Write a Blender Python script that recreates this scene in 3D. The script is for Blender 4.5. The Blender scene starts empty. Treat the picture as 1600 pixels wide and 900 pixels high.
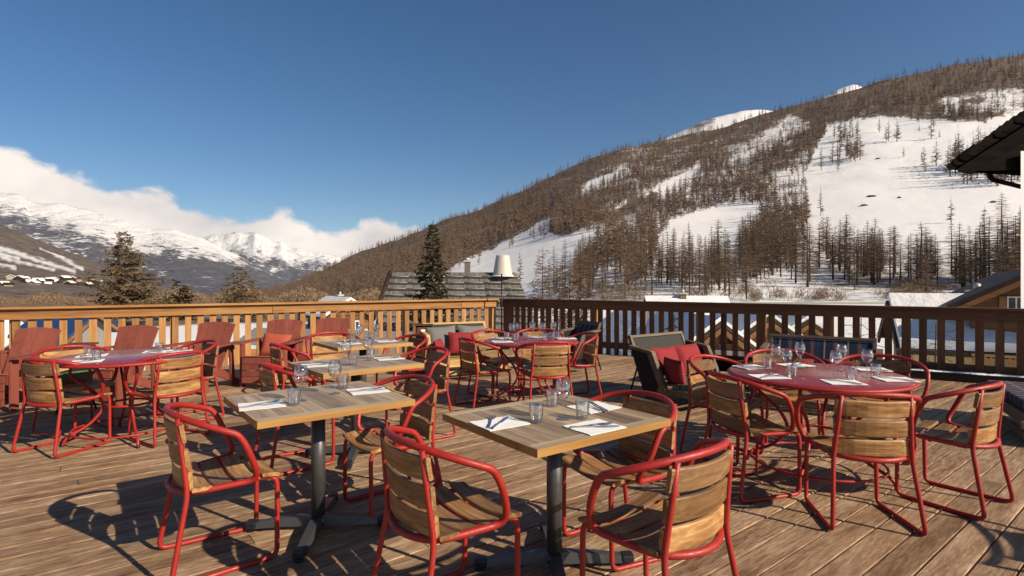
import bpy, bmesh, math, random
from mathutils import Vector, Matrix, noise
R = math.radians
random.seed(7)
S = bpy.context.scene
COL = S.collection
# ------------------------------------------------------------------ camera, sky, sun, exposure
F, EYE, YH = 870.0, 1.415, 440.0          # focal length in photo pixels, eye height, horizon row
cd = bpy.data.cameras.new('camera'); cam = bpy.data.objects.new('camera', cd); COL.objects.link(cam)
cam.location = (0, 0, EYE); cam.rotation_euler = (R(90), 0, 0)
cd.sensor_width = 36; cd.lens = 36*F/1600; cd.shift_y = -(450-YH)/1600
cd.clip_start = .05; cd.clip_end = 40000
S.camera = cam
S.view_settings.view_transform = 'Standard'; S.view_settings.look = 'None'
S.view_settings.gamma = 1; S.view_settings.exposure = 0.82
SUN_EL, SUN_AZ = R(30), R(121.5)             # azimuth clockwise from +Y
sun_dir = Vector((math.sin(SUN_AZ)*math.cos(SUN_EL), math.cos(SUN_AZ)*math.cos(SUN_EL), math.sin(SUN_EL)))
sl = bpy.data.lights.new('sun', 'SUN'); so = bpy.data.objects.new('sun', sl); COL.objects.link(so)
sl.energy = 4.05; sl.angle = R(.55); sl.color = (1, .86, .68)
so.rotation_euler = sun_dir.to_track_quat('Z', 'Y').to_euler()
W = bpy.data.worlds.new('World'); S.world = W; W.use_nodes = True
wn, wl = W.node_tree.nodes, W.node_tree.links; wn.clear()
def N(t, **k):
    n = wn.new(t)
    for a, b in k.items(): setattr(n, a, b)
    return n
def wmath(op, a, b=None, c=None):
    n = N('ShaderNodeMath', operation=op)
    for i, v in enumerate((a, b, c)):
        if v is None: continue
        if isinstance(v, (int, float)): n.inputs[i].default_value = v
        else: wl.new(v, n.inputs[i])
    return n.outputs[0]
sky = N('ShaderNodeTexSky', sky_type='NISHITA', sun_disc=False, sun_elevation=SUN_EL, sun_rotation=SUN_AZ,
        altitude=1800, air_density=1.0, dust_density=.6, ozone_density=1.6)
tc = N('ShaderNodeTexCoord'); sp = N('ShaderNodeSeparateXYZ'); wl.new(tc.outputs['Generated'], sp.inputs[0])
az = wmath('ARCTAN2', sp.outputs[0], sp.outputs[1])
el = wmath('ARCSINE', sp.outputs[2])
def azel(px, py):
    a = math.atan2((px-800)/F, 1); return a, math.atan((YH-py)/F*math.cos(a))
ctop = [(-900, 150), (-300, 190), (0, 228), (60, 252), (125, 280), (180, 296), (230, 290), (262, 300), (290, 318), (350, 336), (400, 338), (440, 336), (500, 352), (570, 353), (640, 353), (700, 362), (760, 385)]
fc = N('ShaderNodeFloatCurve'); cm = fc.mapping; cv = cm.curves[0]
A0, A1, E1 = azel(-1600, 0)[0], azel(760, 0)[0], .35
pts = [((azel(x, y)[0]-A0)/(A1-A0), azel(x, y)[1]/E1) for x, y in ctop]
cv.points[0].location = (0, pts[0][1]); cv.points[1].location = pts[-1]
for p in pts[:-1]: cv.points.new(*p)
cm.update()
wl.new(wmath('DIVIDE', wmath('SUBTRACT', az, A0), A1-A0), fc.inputs['Value'])
top = wmath('MULTIPLY', fc.outputs[0], E1)
mp = N('ShaderNodeMapping'); mp.inputs['Scale'].default_value = (1, 1, 1.5); wl.new(tc.outputs['Generated'], mp.inputs[0])
n1 = N('ShaderNodeTexNoise'); n1.inputs['Scale'].default_value = 14; n1.inputs['Detail'].default_value = 9; n1.inputs['Roughness'].default_value = .56; n1.inputs['Distortion'].default_value = .3
wl.new(mp.outputs[0], n1.inputs['Vector'])
n2 = N('ShaderNodeTexNoise'); n2.inputs['Scale'].default_value = 5; n2.inputs['Detail'].default_value = 6; wl.new(mp.outputs[0], n2.inputs['Vector'])
hgt = wmath('SUBTRACT', wmath('ADD', top, wmath('MULTIPLY', wmath('SUBTRACT', n1.outputs[0], .5), .075)), el)
mr = N('ShaderNodeMapRange', interpolation_type='SMOOTHSTEP'); wl.new(hgt, mr.inputs[0])
mr.inputs[1].default_value = -.004; mr.inputs[2].default_value = .012
lft = N('ShaderNodeMapRange'); wl.new(az, lft.inputs[0]); lft.inputs[1].default_value = A1+.08; lft.inputs[2].default_value = A1-.02
bk = N('ShaderNodeMapRange'); wl.new(az, bk.inputs[0]); bk.inputs[1].default_value = A0-.2; bk.inputs[2].default_value = A0+.1
dens = wmath('MULTIPLY', wmath('MULTIPLY', mr.outputs[0], lft.outputs[0]), bk.outputs[0])
cr = N('ShaderNodeValToRGB'); e = cr.color_ramp.elements
e[0].position = .34; e[0].color = (8.0, 7.4, 7.2, 1); e[1].position = .6; e[1].color = (12.8, 11.5, 10.2, 1)
wl.new(n2.outputs[0], cr.inputs[0])
hs = N('ShaderNodeHueSaturation'); hs.inputs['Saturation'].default_value = 1.28; hs.inputs['Value'].default_value = .95
wl.new(sky.outputs[0], hs.inputs['Color'])
mx = N('ShaderNodeMix', data_type='RGBA'); wl.new(dens, mx.inputs[0]); wl.new(hs.outputs[0], mx.inputs[6]); wl.new(cr.outputs[0], mx.inputs[7])
bg = N('ShaderNodeBackground'); bg.inputs[1].default_value = .054; wl.new(mx.outputs[2], bg.inputs[0])
wo = N('ShaderNodeOutputWorld'); wl.new(bg.outputs[0], wo.inputs[0])

# ------------------------------------------------------------------ helpers
def gp(px, py, z=0.0):
    d = F*(EYE-z)/(py-YH); return ((px-800)/F*d, d)
def hx(px, d): return (px-800)/F*d
def at(px, py, d):                        # point seen at this pixel, d metres ahead
    return Vector(((px-800)/F*d, d, EYE+(YH-py)/F*d))
def tag(o, label=None, cat=None, group=None, kind=None):
    if label: o['label'] = label
    if cat: o['category'] = cat
    if group: o['group'] = group
    if kind: o['kind'] = kind
    return o
def empty(name, loc=(0, 0, 0), rz=0, parent=None):
    o = bpy.data.objects.new(name, None); COL.objects.link(o); o.location = loc; o.rotation_euler = (0, 0, rz)
    o.empty_display_size = .1
    if parent: o.parent = parent
    return o
def rep(root, loc, rz, scale=None):       # copies a thing with its parts and sub-parts
    r = root.copy(); COL.objects.link(r); r.location = loc; r.rotation_euler = (0, 0, rz)
    if scale: r.scale = scale
    for ch in root.children:
        c = ch.copy(); COL.objects.link(c); c.parent = r
        for g in ch.children:
            h = g.copy(); COL.objects.link(h); h.parent = c
    return r
class MB:
    def __init__(s): s.v = []; s.f = []; s.sm = []
    def add(s, vs, fs, smooth=False, M=None):
        b = len(s.v)
        s.v += [tuple(M @ Vector(v)) if M else tuple(v) for v in vs]
        s.f += [tuple(b+i for i in f) for f in fs]; s.sm += [smooth]*len(fs)
        return s
    def box(s, c, d, rot=None, M=None, ch=0.0):
        x, y, z = d[0]/2, d[1]/2, d[2]/2
        m = Matrix.Translation(c)
        if rot: m = m @ Matrix.Rotation(rot[2], 4, 'Z') @ Matrix.Rotation(rot[1], 4, 'Y') @ Matrix.Rotation(rot[0], 4, 'X')
        if M: m = M @ m
        if ch <= 0:
            vs = [(a*x, b*y, c_*z) for a in (-1, 1) for b in (-1, 1) for c_ in (-1, 1)]
            return s.add(vs, [(0, 1, 3, 2), (4, 6, 7, 5), (0, 4, 5, 1), (2, 3, 7, 6), (0, 2, 6, 4), (1, 5, 7, 3)], False, m)
        bm = bmesh.new(); bmesh.ops.create_cube(bm, size=1)
        for v in bm.verts: v.co = Vector((v.co.x*2*x, v.co.y*2*y, v.co.z*2*z))
        bmesh.ops.bevel(bm, geom=bm.edges[:], offset=ch, segments=2, affect='EDGES', profile=.6)
        bm.verts.index_update()
        s.add([v.co.copy() for v in bm.verts], [[v.index for v in f.verts] for f in bm.faces], False, m); bm.free(); return s
    def tube(s, pts, r, n=10, closed=False, cap=True):
        pts = [Vector(p) for p in pts]; k = len(pts); b = len(s.v); prev = None
        for i, p in enumerate(pts):
            a = pts[(i-1) % k] if (closed or i > 0) else p
            c = pts[(i+1) % k] if (closed or i < k-1) else p
            t = (c-a).normalized()
            if prev is None: u = t.orthogonal().normalized()
            else:
                u = prev-t*prev.dot(t)
                u = u.normalized() if u.length > 1e-6 else t.orthogonal().normalized()
            prev = u; w = t.cross(u); rr = r[i] if isinstance(r, (list, tuple)) else r
            for j in range(n):
                q = 2*math.pi*j/n; s.v.append(tuple(p+(u*math.cos(q)+w*math.sin(q))*rr))
        for i in range(k if closed else k-1):
            o = 0
            if closed and i == k-1:       # find the twist offset that joins best
                d0 = Vector(s.v[b+i*n]); o = min(range(n), key=lambda j: (Vector(s.v[b+j])-d0).length)
            for j in range(n):
                j2 = (j+1) % n; i2 = (i+1) % k
                s.f.append((b+i*n+j, b+i*n+j2, b+i2*n+(j2+o) % n, b+i2*n+(j+o) % n)); s.sm.append(True)
        if cap and not closed:
            s.f.append(tuple(b+j for j in reversed(range(n)))); s.f.append(tuple(b+(k-1)*n+j for j in range(n))); s.sm += [False]*2
        return s
    def lathe(s, prof, n=20, c=(0, 0, 0), smooth=True):
        b = len(s.v); k = len(prof)
        for (r, z) in prof:
            for j in range(n):
                q = 2*math.pi*j/n; s.v.append((c[0]+r*math.cos(q), c[1]+r*math.sin(q), c[2]+z))
        for i in range(k-1):
            for j in range(n):
                j2 = (j+1) % n
                s.f.append((b+i*n+j, b+i*n+j2, b+(i+1)*n+j2, b+(i+1)*n+j)); s.sm.append(smooth)
        if prof[0][0] > 1e-4: s.f.append(tuple(b+j for j in reversed(range(n)))); s.sm.append(False)
        if prof[-1][0] > 1e-4: s.f.append(tuple(b+(k-1)*n+j for j in range(n))); s.sm.append(False)
        return s
    def grid(s, rows, smooth=True):       # rows of points
        b = len(s.v); m = len(rows[0])
        for r in rows: s.v += [tuple(p) for p in r]
        for i in range(len(rows)-1):
            for j in range(m-1):
                s.f.append((b+i*m+j, b+i*m+j+1, b+(i+1)*m+j+1, b+(i+1)*m+j)); s.sm.append(smooth)
        return s
    def mesh(s, name, m):
        me = bpy.data.meshes.new(name); me.from_pydata(s.v, [], s.f)
        me.polygons.foreach_set('use_smooth', s.sm)
        me.materials.append(m); me.update(); return me
    def build(s, name, m, parent=None):
        o = bpy.data.objects.new(name, s.mesh(name, m)); COL.objects.link(o)
        if parent: o.parent = parent
        return o
def fil(pts, rad=.05, seg=5, closed=False):  # rounds the corners of a polyline
    pts = [Vector(p) for p in pts]; out = []; k = len(pts)
    for i, p in enumerate(pts):
        if not closed and i in (0, k-1): out.append(p); continue
        a, c = pts[(i-1) % k], pts[(i+1) % k]
        r = rad[i] if isinstance(rad, (list, tuple)) else rad
        da, dc = (a-p), (c-p); la = min(r, da.length*.48); lc = min(r, dc.length*.48)
        s0, s1 = p+da.normalized()*la, p+dc.normalized()*lc
        for j in range(seg+1):
            t = j/seg; out.append(s0*(1-t)**2+p*2*t*(1-t)+s1*t*t)
    return out
# ------------------------------------------------------------------ materials
class NT:
    def __init__(s, name):
        s.m = bpy.data.materials.new(name); s.m.use_nodes = True; s.n = s.m.node_tree.nodes; s.l = s.m.node_tree.links
        s.b = s.n['Principled BSDF']; s.out = s.n['Material Output']
    def node(s, t, ins=None, **k):
        n = s.n.new(t)
        for a, b in k.items(): setattr(n, a, b)
        for a, b in (ins or {}).items():
            if hasattr(b, 'links') or isinstance(b, bpy.types.NodeSocket): s.l.new(b, n.inputs[a])
            else: n.inputs[a].default_value = b
        return n
    def co(s, scale=(1, 1, 1), kind='Object', rot=(0, 0, 0)):
        t = s.node('ShaderNodeTexCoord'); return s.node('ShaderNodeMapping', {'Vector': t.outputs[kind], 'Scale': scale, 'Rotation': rot}).outputs[0]
    def noise(s, v, scale, detail=4, rough=.55, dist=0):
        return s.node('ShaderNodeTexNoise', {'Vector': v, 'Scale': scale, 'Detail': detail, 'Roughness': rough, 'Distortion': dist}).outputs[0]
    def ramp(s, fac, *st):
        r = s.node('ShaderNodeValToRGB', {'Fac': fac}); e = r.color_ramp.elements
        while len(e) < len(st): e.new(.5)
        for i, (p, c) in enumerate(st):
            e[i].position = p; e[i].color = (c, c, c, 1) if isinstance(c, (int, float)) else tuple(c)+(1,)
        return r.outputs[0]
    def mix(s, f, a, b, mode='MIX'):
        n = s.node('ShaderNodeMix', data_type='RGBA', blend_type=mode)
        for i, v in ((0, f), (6, a), (7, b)):
            if isinstance(v, bpy.types.NodeSocket): s.l.new(v, n.inputs[i])
            else: n.inputs[i].default_value = v if i == 0 else (tuple(v)+(1,) if len(v) == 3 else v)
        return n.outputs[2]
    def math(s, op, a, b=0, c=0):
        n = s.node('ShaderNodeMath', operation=op)
        for i, v in enumerate((a, b, c)):
            if isinstance(v, bpy.types.NodeSocket): s.l.new(v, n.inputs[i])
            else: n.inputs[i].default_value = v
        return n.outputs[0]
    def base(s, c):
        if isinstance(c, bpy.types.NodeSocket): s.l.new(c, s.b.inputs['Base Color'])
        else: s.b.inputs['Base Color'].default_value = tuple(c)+(1,)
        return s
    def rough(s, c):
        if isinstance(c, bpy.types.NodeSocket): s.l.new(c, s.b.inputs['Roughness'])
        else: s.b.inputs['Roughness'].default_value = c
        return s
    def bump(s, h, strength=.3, dist=.01):
        b = s.node('ShaderNodeBump', {'Height': h, 'Strength': strength, 'Distance': dist}); s.l.new(b.outputs[0], s.b.inputs['Normal']); return s
def wood(name, c0, c1, c2, axis='X', fine=60, rough=.6, vary=.35, bump=.25, oblique=False):
    t = NT(name); st = {'X': (.06, 1, 1), 'Y': (1, .06, 1), 'Z': (1, 1, .06)}[axis]
    v = t.co(tuple(q*1.0 for q in st))
    isl = t.node('ShaderNodeNewGeometry').outputs['Random Per Island']
    oi = t.node('ShaderNodeObjectInfo').outputs['Random']
    off = t.node('ShaderNodeVectorMath', {0: v, 1: t.node('ShaderNodeCombineXYZ', {0: t.math('MULTIPLY', isl, 37.), 1: t.math('MULTIPLY', oi, 21.), 2: t.math('MULTIPLY', isl, 13.)}).outputs[0]}, operation='ADD').outputs[0]
    a = t.noise(off, fine, 6, .6, .6); b = t.noise(off, fine*.16, 3, .5, .8)
    col = t.ramp(t.math('ADD', t.math('MULTIPLY', a, .6), t.math('MULTIPLY', b, .4)), (.3, c0), (.5, c1), (.7, c2))
    f = t.math('ADD', t.math('MULTIPLY', t.math('FRACT', t.math('ADD', isl, oi)), vary), 1-vary*.62)
    col = t.mix(1.0, col, t.node('ShaderNodeCombineColor', {0: f, 1: f, 2: f}).outputs[0], 'MULTIPLY')
    if name == 'teak_slat': col = t.mix(t.math('MULTIPLY', t.ramp(oi, (.35, 0.), (1., 1.)), t.ramp(b, (.4, .15), (.65, .7))), col, (.17, .115, .08))
    t.b.inputs['Specular IOR Level'].default_value = .28; t.base(col).rough(rough).bump(a, bump, .004); return t.m
M = {}
def paint(name, c, rough=.35, dirt=.15, metal=0):
    t = NT(name); v = t.co(); a = t.noise(v, 9, 5, .6)
    c_ = t.mix(t.ramp(a, (.35, 0), (.75, dirt)), c, tuple(q*.45+.02 for q in c)); ch_ = t.noise(t.co((1, 1, 1)), 55, 3, .6)
    t.base(t.mix(t.ramp(ch_, (.70, 0), (.74, dirt*2)), c_, tuple(q*.3+.12 for q in c))).rough(t.ramp(t.noise(v, 40, 3), (.3, rough*.8), (.7, min(1, rough*1.35))))
    t.b.inputs['Metallic'].default_value = metal; t.bump(t.noise(v, 130, 2), .05, .002); return t.m
M['red'] = paint('red_paint', (.33, .014, .008), .46, .35)
M['redtop'] = paint('red_table_paint', (.25, .022, .018), .2, .08)
M['adir'] = wood('red_brown_painted_wood', (.16, .042, .028), (.23, .064, .042), (.28, .083, .055), 'Z', 30, .5, .18, .12)
M['slat'] = wood('teak_slat', (.08, .034, .014), (.28, .142, .052), (.54, .34, .14), 'X', 45, .5, .65, .4)
M['top'] = wood('table_top_oak', (.13, .08, .043), (.33, .23, .135), (.55, .42, .28), 'Y', 34, .42, .45, .3)
M['endb'] = wood('pale_oak_end_board', (.26, .18, .10), (.44, .33, .2), (.6, .48, .32), 'X', 34, .45, .2, .25)
M['edge'] = wood('table_edge_oak', (.22, .11, .03), (.36, .19, .055), (.46, .27, .09), 'X', 30, .5, .15, .15)
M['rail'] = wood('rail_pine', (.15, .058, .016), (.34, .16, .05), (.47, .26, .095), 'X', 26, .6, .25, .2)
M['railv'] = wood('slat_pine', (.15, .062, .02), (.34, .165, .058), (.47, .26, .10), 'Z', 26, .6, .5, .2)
M['raild'] = wood('shaded_rail_dark_wood', (.045, .018, .008), (.095, .040, .017), (.15, .068, .03), 'X', 26, .55, .3, .2)  # right railing pine darkened for backlit shade; also dark wood of box lids
M['railvd'] = wood('shaded_slat_dark_wood', (.055, .022, .01), (.12, .052, .021), (.19, .088, .036), 'Z', 26, .55, .4, .2)  # slats of that railing, same shade in the colour; also box front boards
M['chalet'] = wood('chalet_cladding', (.045, .02, .01), (.11, .05, .022), (.17, .08, .035), 'X', 9, .7, .3, .3)
M['beam'] = wood('chalet_beam', (.08, .034, .014), (.20, .09, .033), (.30, .14, .05), 'X', 14, .7, .3, .3)
M['darkwood'] = wood('dark_brown_wood', (.018, .01, .007), (.035, .02, .013), (.06, .036, .024), 'X', 14, .6, .4, .3)
M['lounge'] = wood('greyed_teak', (.06, .044, .028), (.13, .096, .06), (.19, .145, .095), 'X', 30, .6, .3, .2)
M['loungey'] = wood('yellow_teak', (.27, .15, .05), (.45, .28, .10), (.56, .38, .16), 'X', 30, .6, .3, .2)
M['coffee'] = paint('dark_red_lacquer', (.035, .008, .007), .12, .1)
M['steel'] = paint('cutlery_steel', (.55, .55, .56), .18, .1, 1)
M['column'] = paint('anthracite_metal', (.10, .10, .10), .38, .2, .6)
M['foot'] = paint('dark_plastic', (.012, .013, .017), .4, .1)
M['black'] = paint('black_metal', (.012, .012, .013), .4, .1, .5)
M['white'] = paint('white_render', (.74, .74, .72), .8, .1)
M['cream'] = paint('cream_render', (.62, .50, .26), .85, .2)
M['beige'] = paint('beige_render', (.36, .30, .22), .85, .2)
M['grey'] = paint('grey_render', (.22, .21, .2), .8, .3)
M['blue'] = paint('blue_tarpaulin', (.012, .04, .13), .5, .2)
M['terracotta'] = paint('orange_render', (.5, .25, .1), .8, .2)
M['green'] = paint('green_paint', (.03, .11, .05), .4, .1)
M['glassdark'] = paint('window_pane', (.03, .035, .045), .06, .05)
def cloth(name, col, scale=260, rough=.9):
    t = NT(name); v = t.co(); t.base(col if not callable(col) else col(t, v)).rough(rough)
    t.bump(t.noise(v, scale, 2), .25, .002); return t.m
M['paper'] = cloth('white_paper', (.8, .78, .74), 60, .85)
M['cushred'] = cloth('red_cushion', (.23, .016, .018))
M['cushbrick'] = cloth('brick_cushion', (.36, .07, .035))
def striped(t, v):
    w = t.node('ShaderNodeTexWave', {'Vector': v, 'Scale': 30., 'Distortion': .3}, bands_direction='Z').outputs[1]
    return t.ramp(w, (.35, (.05, .052, .05)), (.65, (.24, .24, .21)))
M['striped'] = cloth('striped_cushion', striped)
def rope(t, v):
    w = t.node('ShaderNodeTexWave', {'Vector': v, 'Scale': 26., 'Distortion': .2}, bands_direction='Z').outputs[1]
    w2 = t.node('ShaderNodeTexWave', {'Vector': v, 'Scale': 14., 'Distortion': .2}, bands_direction='X').outputs[1]
    return t.ramp(t.math('MULTIPLY', w, w2), (.1, (.012, .0115, .01)), (.7, (.085, .08, .068)))
M['rope'] = cloth('woven_rope', rope)
M['ropedark'] = cloth('black_webbing', (.008, .008, .009))
def plaid(t, v):
    s_ = t.node('ShaderNodeSeparateXYZ', {0: v})
    def band(o, per, w, ph):
        return t.math('LESS_THAN', t.math('FRACT', t.math('ADD', t.math('DIVIDE', o, per), ph)), w)
    x, z = s_.outputs[0], t.math('ADD', s_.outputs[2], s_.outputs[1])
    c = t.mix(band(x, .24, .5, 0.), (.007, .014, .04), (.012, .034, .075))
    c = t.mix(t.math('MULTIPLY', band(z, .17, .5, .2), .5), c, (.008, .012, .03))
    c = t.mix(t.math('MULTIPLY', band(x, .24, .07, .21), .7), c, (.34, .26, .18))
    c = t.mix(t.math('MULTIPLY', band(x, .24, .13, .71), .8), c, (.20, .06, .03))
    return t.mix(t.math('MULTIPLY', band(z, .17, .06, .5), .6), c, (.34, .28, .2))
M['plaid'] = cloth('blue_plaid', plaid)
# clear glass: thin walls, mostly see-through with bright reflections
t = NT('clear_glass'); t.n.remove(t.b)
fr = t.node('ShaderNodeFresnel', {'IOR': 1.5}); tr = t.node('ShaderNodeBsdfTransparent', {'Color': (.90, .91, .90, 1)})
gl = t.node('ShaderNodeBsdfGlossy', {'Roughness': .06})
lw = t.node('ShaderNodeLayerWeight', {'Blend': .42})
t.l.new(t.ramp(lw.outputs['Facing'], (.5, (.985, .985, .985)), (1., (.55, .56, .57))), tr.inputs['Color'])
ms = t.node('ShaderNodeMixShader', {0: t.math('ADD', t.math('MULTIPLY', t.math('POWER', lw.outputs['Facing'], 1.6), .62), .15), 1: tr.outputs[0], 2: gl.outputs[0]}); t.l.new(ms.outputs[0], t.out.inputs[0]); M['glass'] = t.m
# deck boards
t = NT('weathered_deck'); v = t.co((.12, 1, 1))
isl = t.node('ShaderNodeNewGeometry').outputs['Random Per Island']
off = t.node('ShaderNodeVectorMath', {0: v, 1: t.node('ShaderNodeCombineXYZ', {0: t.math('MULTIPLY', isl, 53.), 1: 0., 2: t.math('MULTIPLY', isl, 17.)}).outputs[0]}, operation='ADD').outputs[0]
a = t.noise(off, 70, 7, .68, .4); b = t.noise(off, 7, 4, .6, .4); c_ = t.noise(t.co((1, 1, 1)), 1.1, 3, .5)
mixf = t.math('ADD', t.math('ADD', t.math('MULTIPLY', a, .56), t.math('MULTIPLY', b, .34)), t.math('MULTIPLY', c_, .12))
col = t.ramp(mixf, (.36, (.075, .040, .020)), (.44, (.195, .112, .058)), (.52, (.345, .218, .125)), (.63, (.55, .40, .26)))
col = t.mix(t.ramp(t.noise(off, 3.1, 5, .7, 1.2), (.55, 0.), (.75, .5)), col, (.20, .085, .035))
col = t.mix(t.ramp(t.noise(t.co((1, 1, 1)), 5.5, 6, .7), (.58, 0.), (.8, .4)), col, (.34, .30, .25))
col = t.mix(t.ramp(t.noise(t.co((1, 1, 1)), 38, 3, .5), (.68, 0.), (.76, .55)), col, (.05, .03, .018))
f = t.math('ADD', t.math('MULTIPLY', isl, .34), .80)
col = t.mix(1.0, col, t.node('ShaderNodeCombineColor', {0: f, 1: f, 2: f}).outputs[0], 'MULTIPLY')
wv = t.node('ShaderNodeTexWave', {'Vector': t.co((1, 1, 1)), 'Scale': 36., 'Distortion': 0.}, bands_direction='Y').outputs[1]
hh = t.math('ADD', t.math('MULTIPLY', wv, .8), t.math('MULTIPLY', a, 1.2))
t.base(t.mix(t.math('MULTIPLY', t.math('SUBTRACT', 1., wv), .30), col, (.06, .035, .02))).rough(t.ramp(a, (.3, .45), (.7, .8))).bump(hh, .45, .004); t.b.inputs['Specular IOR Level'].default_value = .25; M['deck'] = t.m
# snow
t = NT('snow'); v = t.co(kind='Object'); h = t.math('ADD', t.noise(v, .6, 6, .6), t.math('MULTIPLY', t.noise(v, 6, 4, .6), .15))
t.base((.76, .745, .73)).rough(.75).bump(h, .5, .4); M['snow'] = t.m
def ground_mat(name, brown0, brown1, sc, snowc=(.76, .745, .73), edge=.10, bs=.6, bd=2.0, amp=1.15, fine=6, wf=.35):
    t = NT(name); v = t.co(kind='Object')
    at_ = t.node('ShaderNodeAttribute', attribute_name='snow').outputs['Fac']
    n_ = t.math('ADD', t.math('MULTIPLY', t.noise(v, sc, 7, .68), 1-wf), t.math('MULTIPLY', t.noise(t.co((1, 1, .6)), sc*fine, 6, .72), wf))
    fac = t.ramp(t.math('ADD', at_, t.math('MULTIPLY', t.math('SUBTRACT', n_, .5), amp)), (.5-edge, 0.), (.5+edge, 1.))
    br = t.ramp(t.noise(v, sc*9, 5, .75), (.36, brown0), (.64, brown1))
    t.base(t.mix(fac, br, snowc)).rough(.85).bump(t.noise(v, sc*5, 6, .7), bs, bd); return t.m
M['hill'] = ground_mat('larch_slope_ground', (.05, .034, .022), (.17, .112, .068), .02, bd=.7, amp=1.6, fine=10, wf=.5)
M['field'] = ground_mat('snow_field_ground', (.10, .065, .04), (.24, .16, .09), .06, bd=.3)
M['nhill'] = ground_mat('brown_slope', (.05, .038, .028), (.20, .145, .10), .006, edge=.2, bs=1., bd=14, amp=1.3, fine=12, wf=.6)
M['mtn'] = ground_mat('mountain_slope', (.05, .05, .06), (.12, .115, .13), .0022, edge=.09, bs=1., bd=40, amp=3.0, fine=9, wf=.62)
M['peak'] = ground_mat('peak_snow', (.08, .06, .05), (.15, .12, .1), .01, edge=.08, bd=4)
def twig(name, c0, c1, rough=.9):
    t = NT(name); isl = t.node('ShaderNodeNewGeometry').outputs['Random Per Island']; oi = t.node('ShaderNodeObjectInfo').outputs['Random']
    ti = t.node('ShaderNodeAttribute', attribute_name='tint').outputs['Fac']
    c = t.ramp(t.math('FRACT', t.math('ADD', t.math('ADD', t.math('MULTIPLY', isl, .7), oi), ti)), (0., c0), (1., c1)); t.base(c).rough(rough)
    t.b.inputs['Specular IOR Level'].default_value = .15; return t.m
M['larch'] = twig('bare_larch_twigs', (.075, .05, .036), (.22, .15, .10))
M['larchfar'] = twig('far_larch_twigs', (.08, .053, .037), (.215, .145, .097))
M['bark'] = twig('larch_bark', (.05, .034, .024), (.10, .07, .05))
M['needle'] = twig('dark_spruce_needles', (.022, .022, .010), (.075, .062, .03))
M['needleb'] = twig('brown_green_pine_needles', (.06, .042, .022), (.17, .115, .06))
M['bush'] = twig('bare_undergrowth', (.10, .068, .042), (.27, .19, .12))
M['lauze'] = wood('grey_stone_slab', (.07, .062, .052), (.16, .145, .125), (.25, .23, .20), 'Y', 10, .85, .45, .5)
M['eave_dark'] = wood('silhouette_black_slate', (.005, .004, .003), (.010, .007, .006), (.02, .014, .011), 'X', 14, .9, .4, .3)  # near black put into the eave's colour so it reads as a shaded silhouette
M['eave_dark'].node_tree.nodes['Principled BSDF'].inputs['Specular IOR Level'].default_value = .03
M['stone'] = paint('chimney_stone', (.16, .14, .12), .9, .6)
M['cone'] = paint('cream_metal_cone', (.50, .46, .39), .5, .1)

# ------------------------------------------------------------------ terrain
def interp(tab, x):
    if x <= tab[0][0]: return tab[0][1]
    for (a, b), (c, d) in zip(tab, tab[1:]):
        if x <= c:
            u = (x-a)/(c-a); return b+(d-b)*u
    return tab[-1][1]
def smooth(tab, x, w=12): return (interp(tab, x-w)+2*interp(tab, x)+interp(tab, x+w))/4
def inpoly(p, x, y):
    r = False; j = len(p)-1
    for i in range(len(p)):
        if (p[i][1] > y) != (p[j][1] > y) and x < (p[j][0]-p[i][0])*(y-p[i][1])/(p[j][1]-p[i][1])+p[i][0]: r = not r
        j = i
    return r
def slope_sheet(name, label, mat, x0, x1, nx, ns, ridge, base, dn, df, q, snow, rough=0., rs=.01, zback=-.6):
    """A hillside: along every bearing it climbs from its foot (base row, dn metres off) to its ridge (df metres off), then falls away behind."""
    mb = MB(); sn = []; rows = []
    for j in range(ns+5):
        row = []
        for i in range(nx+1):
            px = x0+(x1-x0)*i/nx
            yb, yr, a, b = base(px), ridge(px), dn(px), df(px)
            s = min(1, j/ns)
            d = a+(b-a)*(q*s+(1-q)*s*s); y = yb+(yr-yb)*s
            X = (px-800)/F*d; z = EYE+(YH-y)/F*d
            if rough:
                z += rough*d*(noise.fractal(Vector((X*rs, d*rs, 3.1)), .9, 2.1, 6))*(.15+.85*s)
            if j > ns:
                k = j-ns; X *= 1+.06*k; z += zback*d*.06*k; d *= 1+.06*k
            row.append((X, d, z)); sn.append(snow(px, y, s))
        rows.append(row)
    mb.grid(rows); o = mb.build(name, mat); tag(o, kind='structure')
    at_ = o.data.attributes.new('snow', 'FLOAT', 'POINT'); at_.data.foreach_set('value', sn)
    return o
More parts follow.
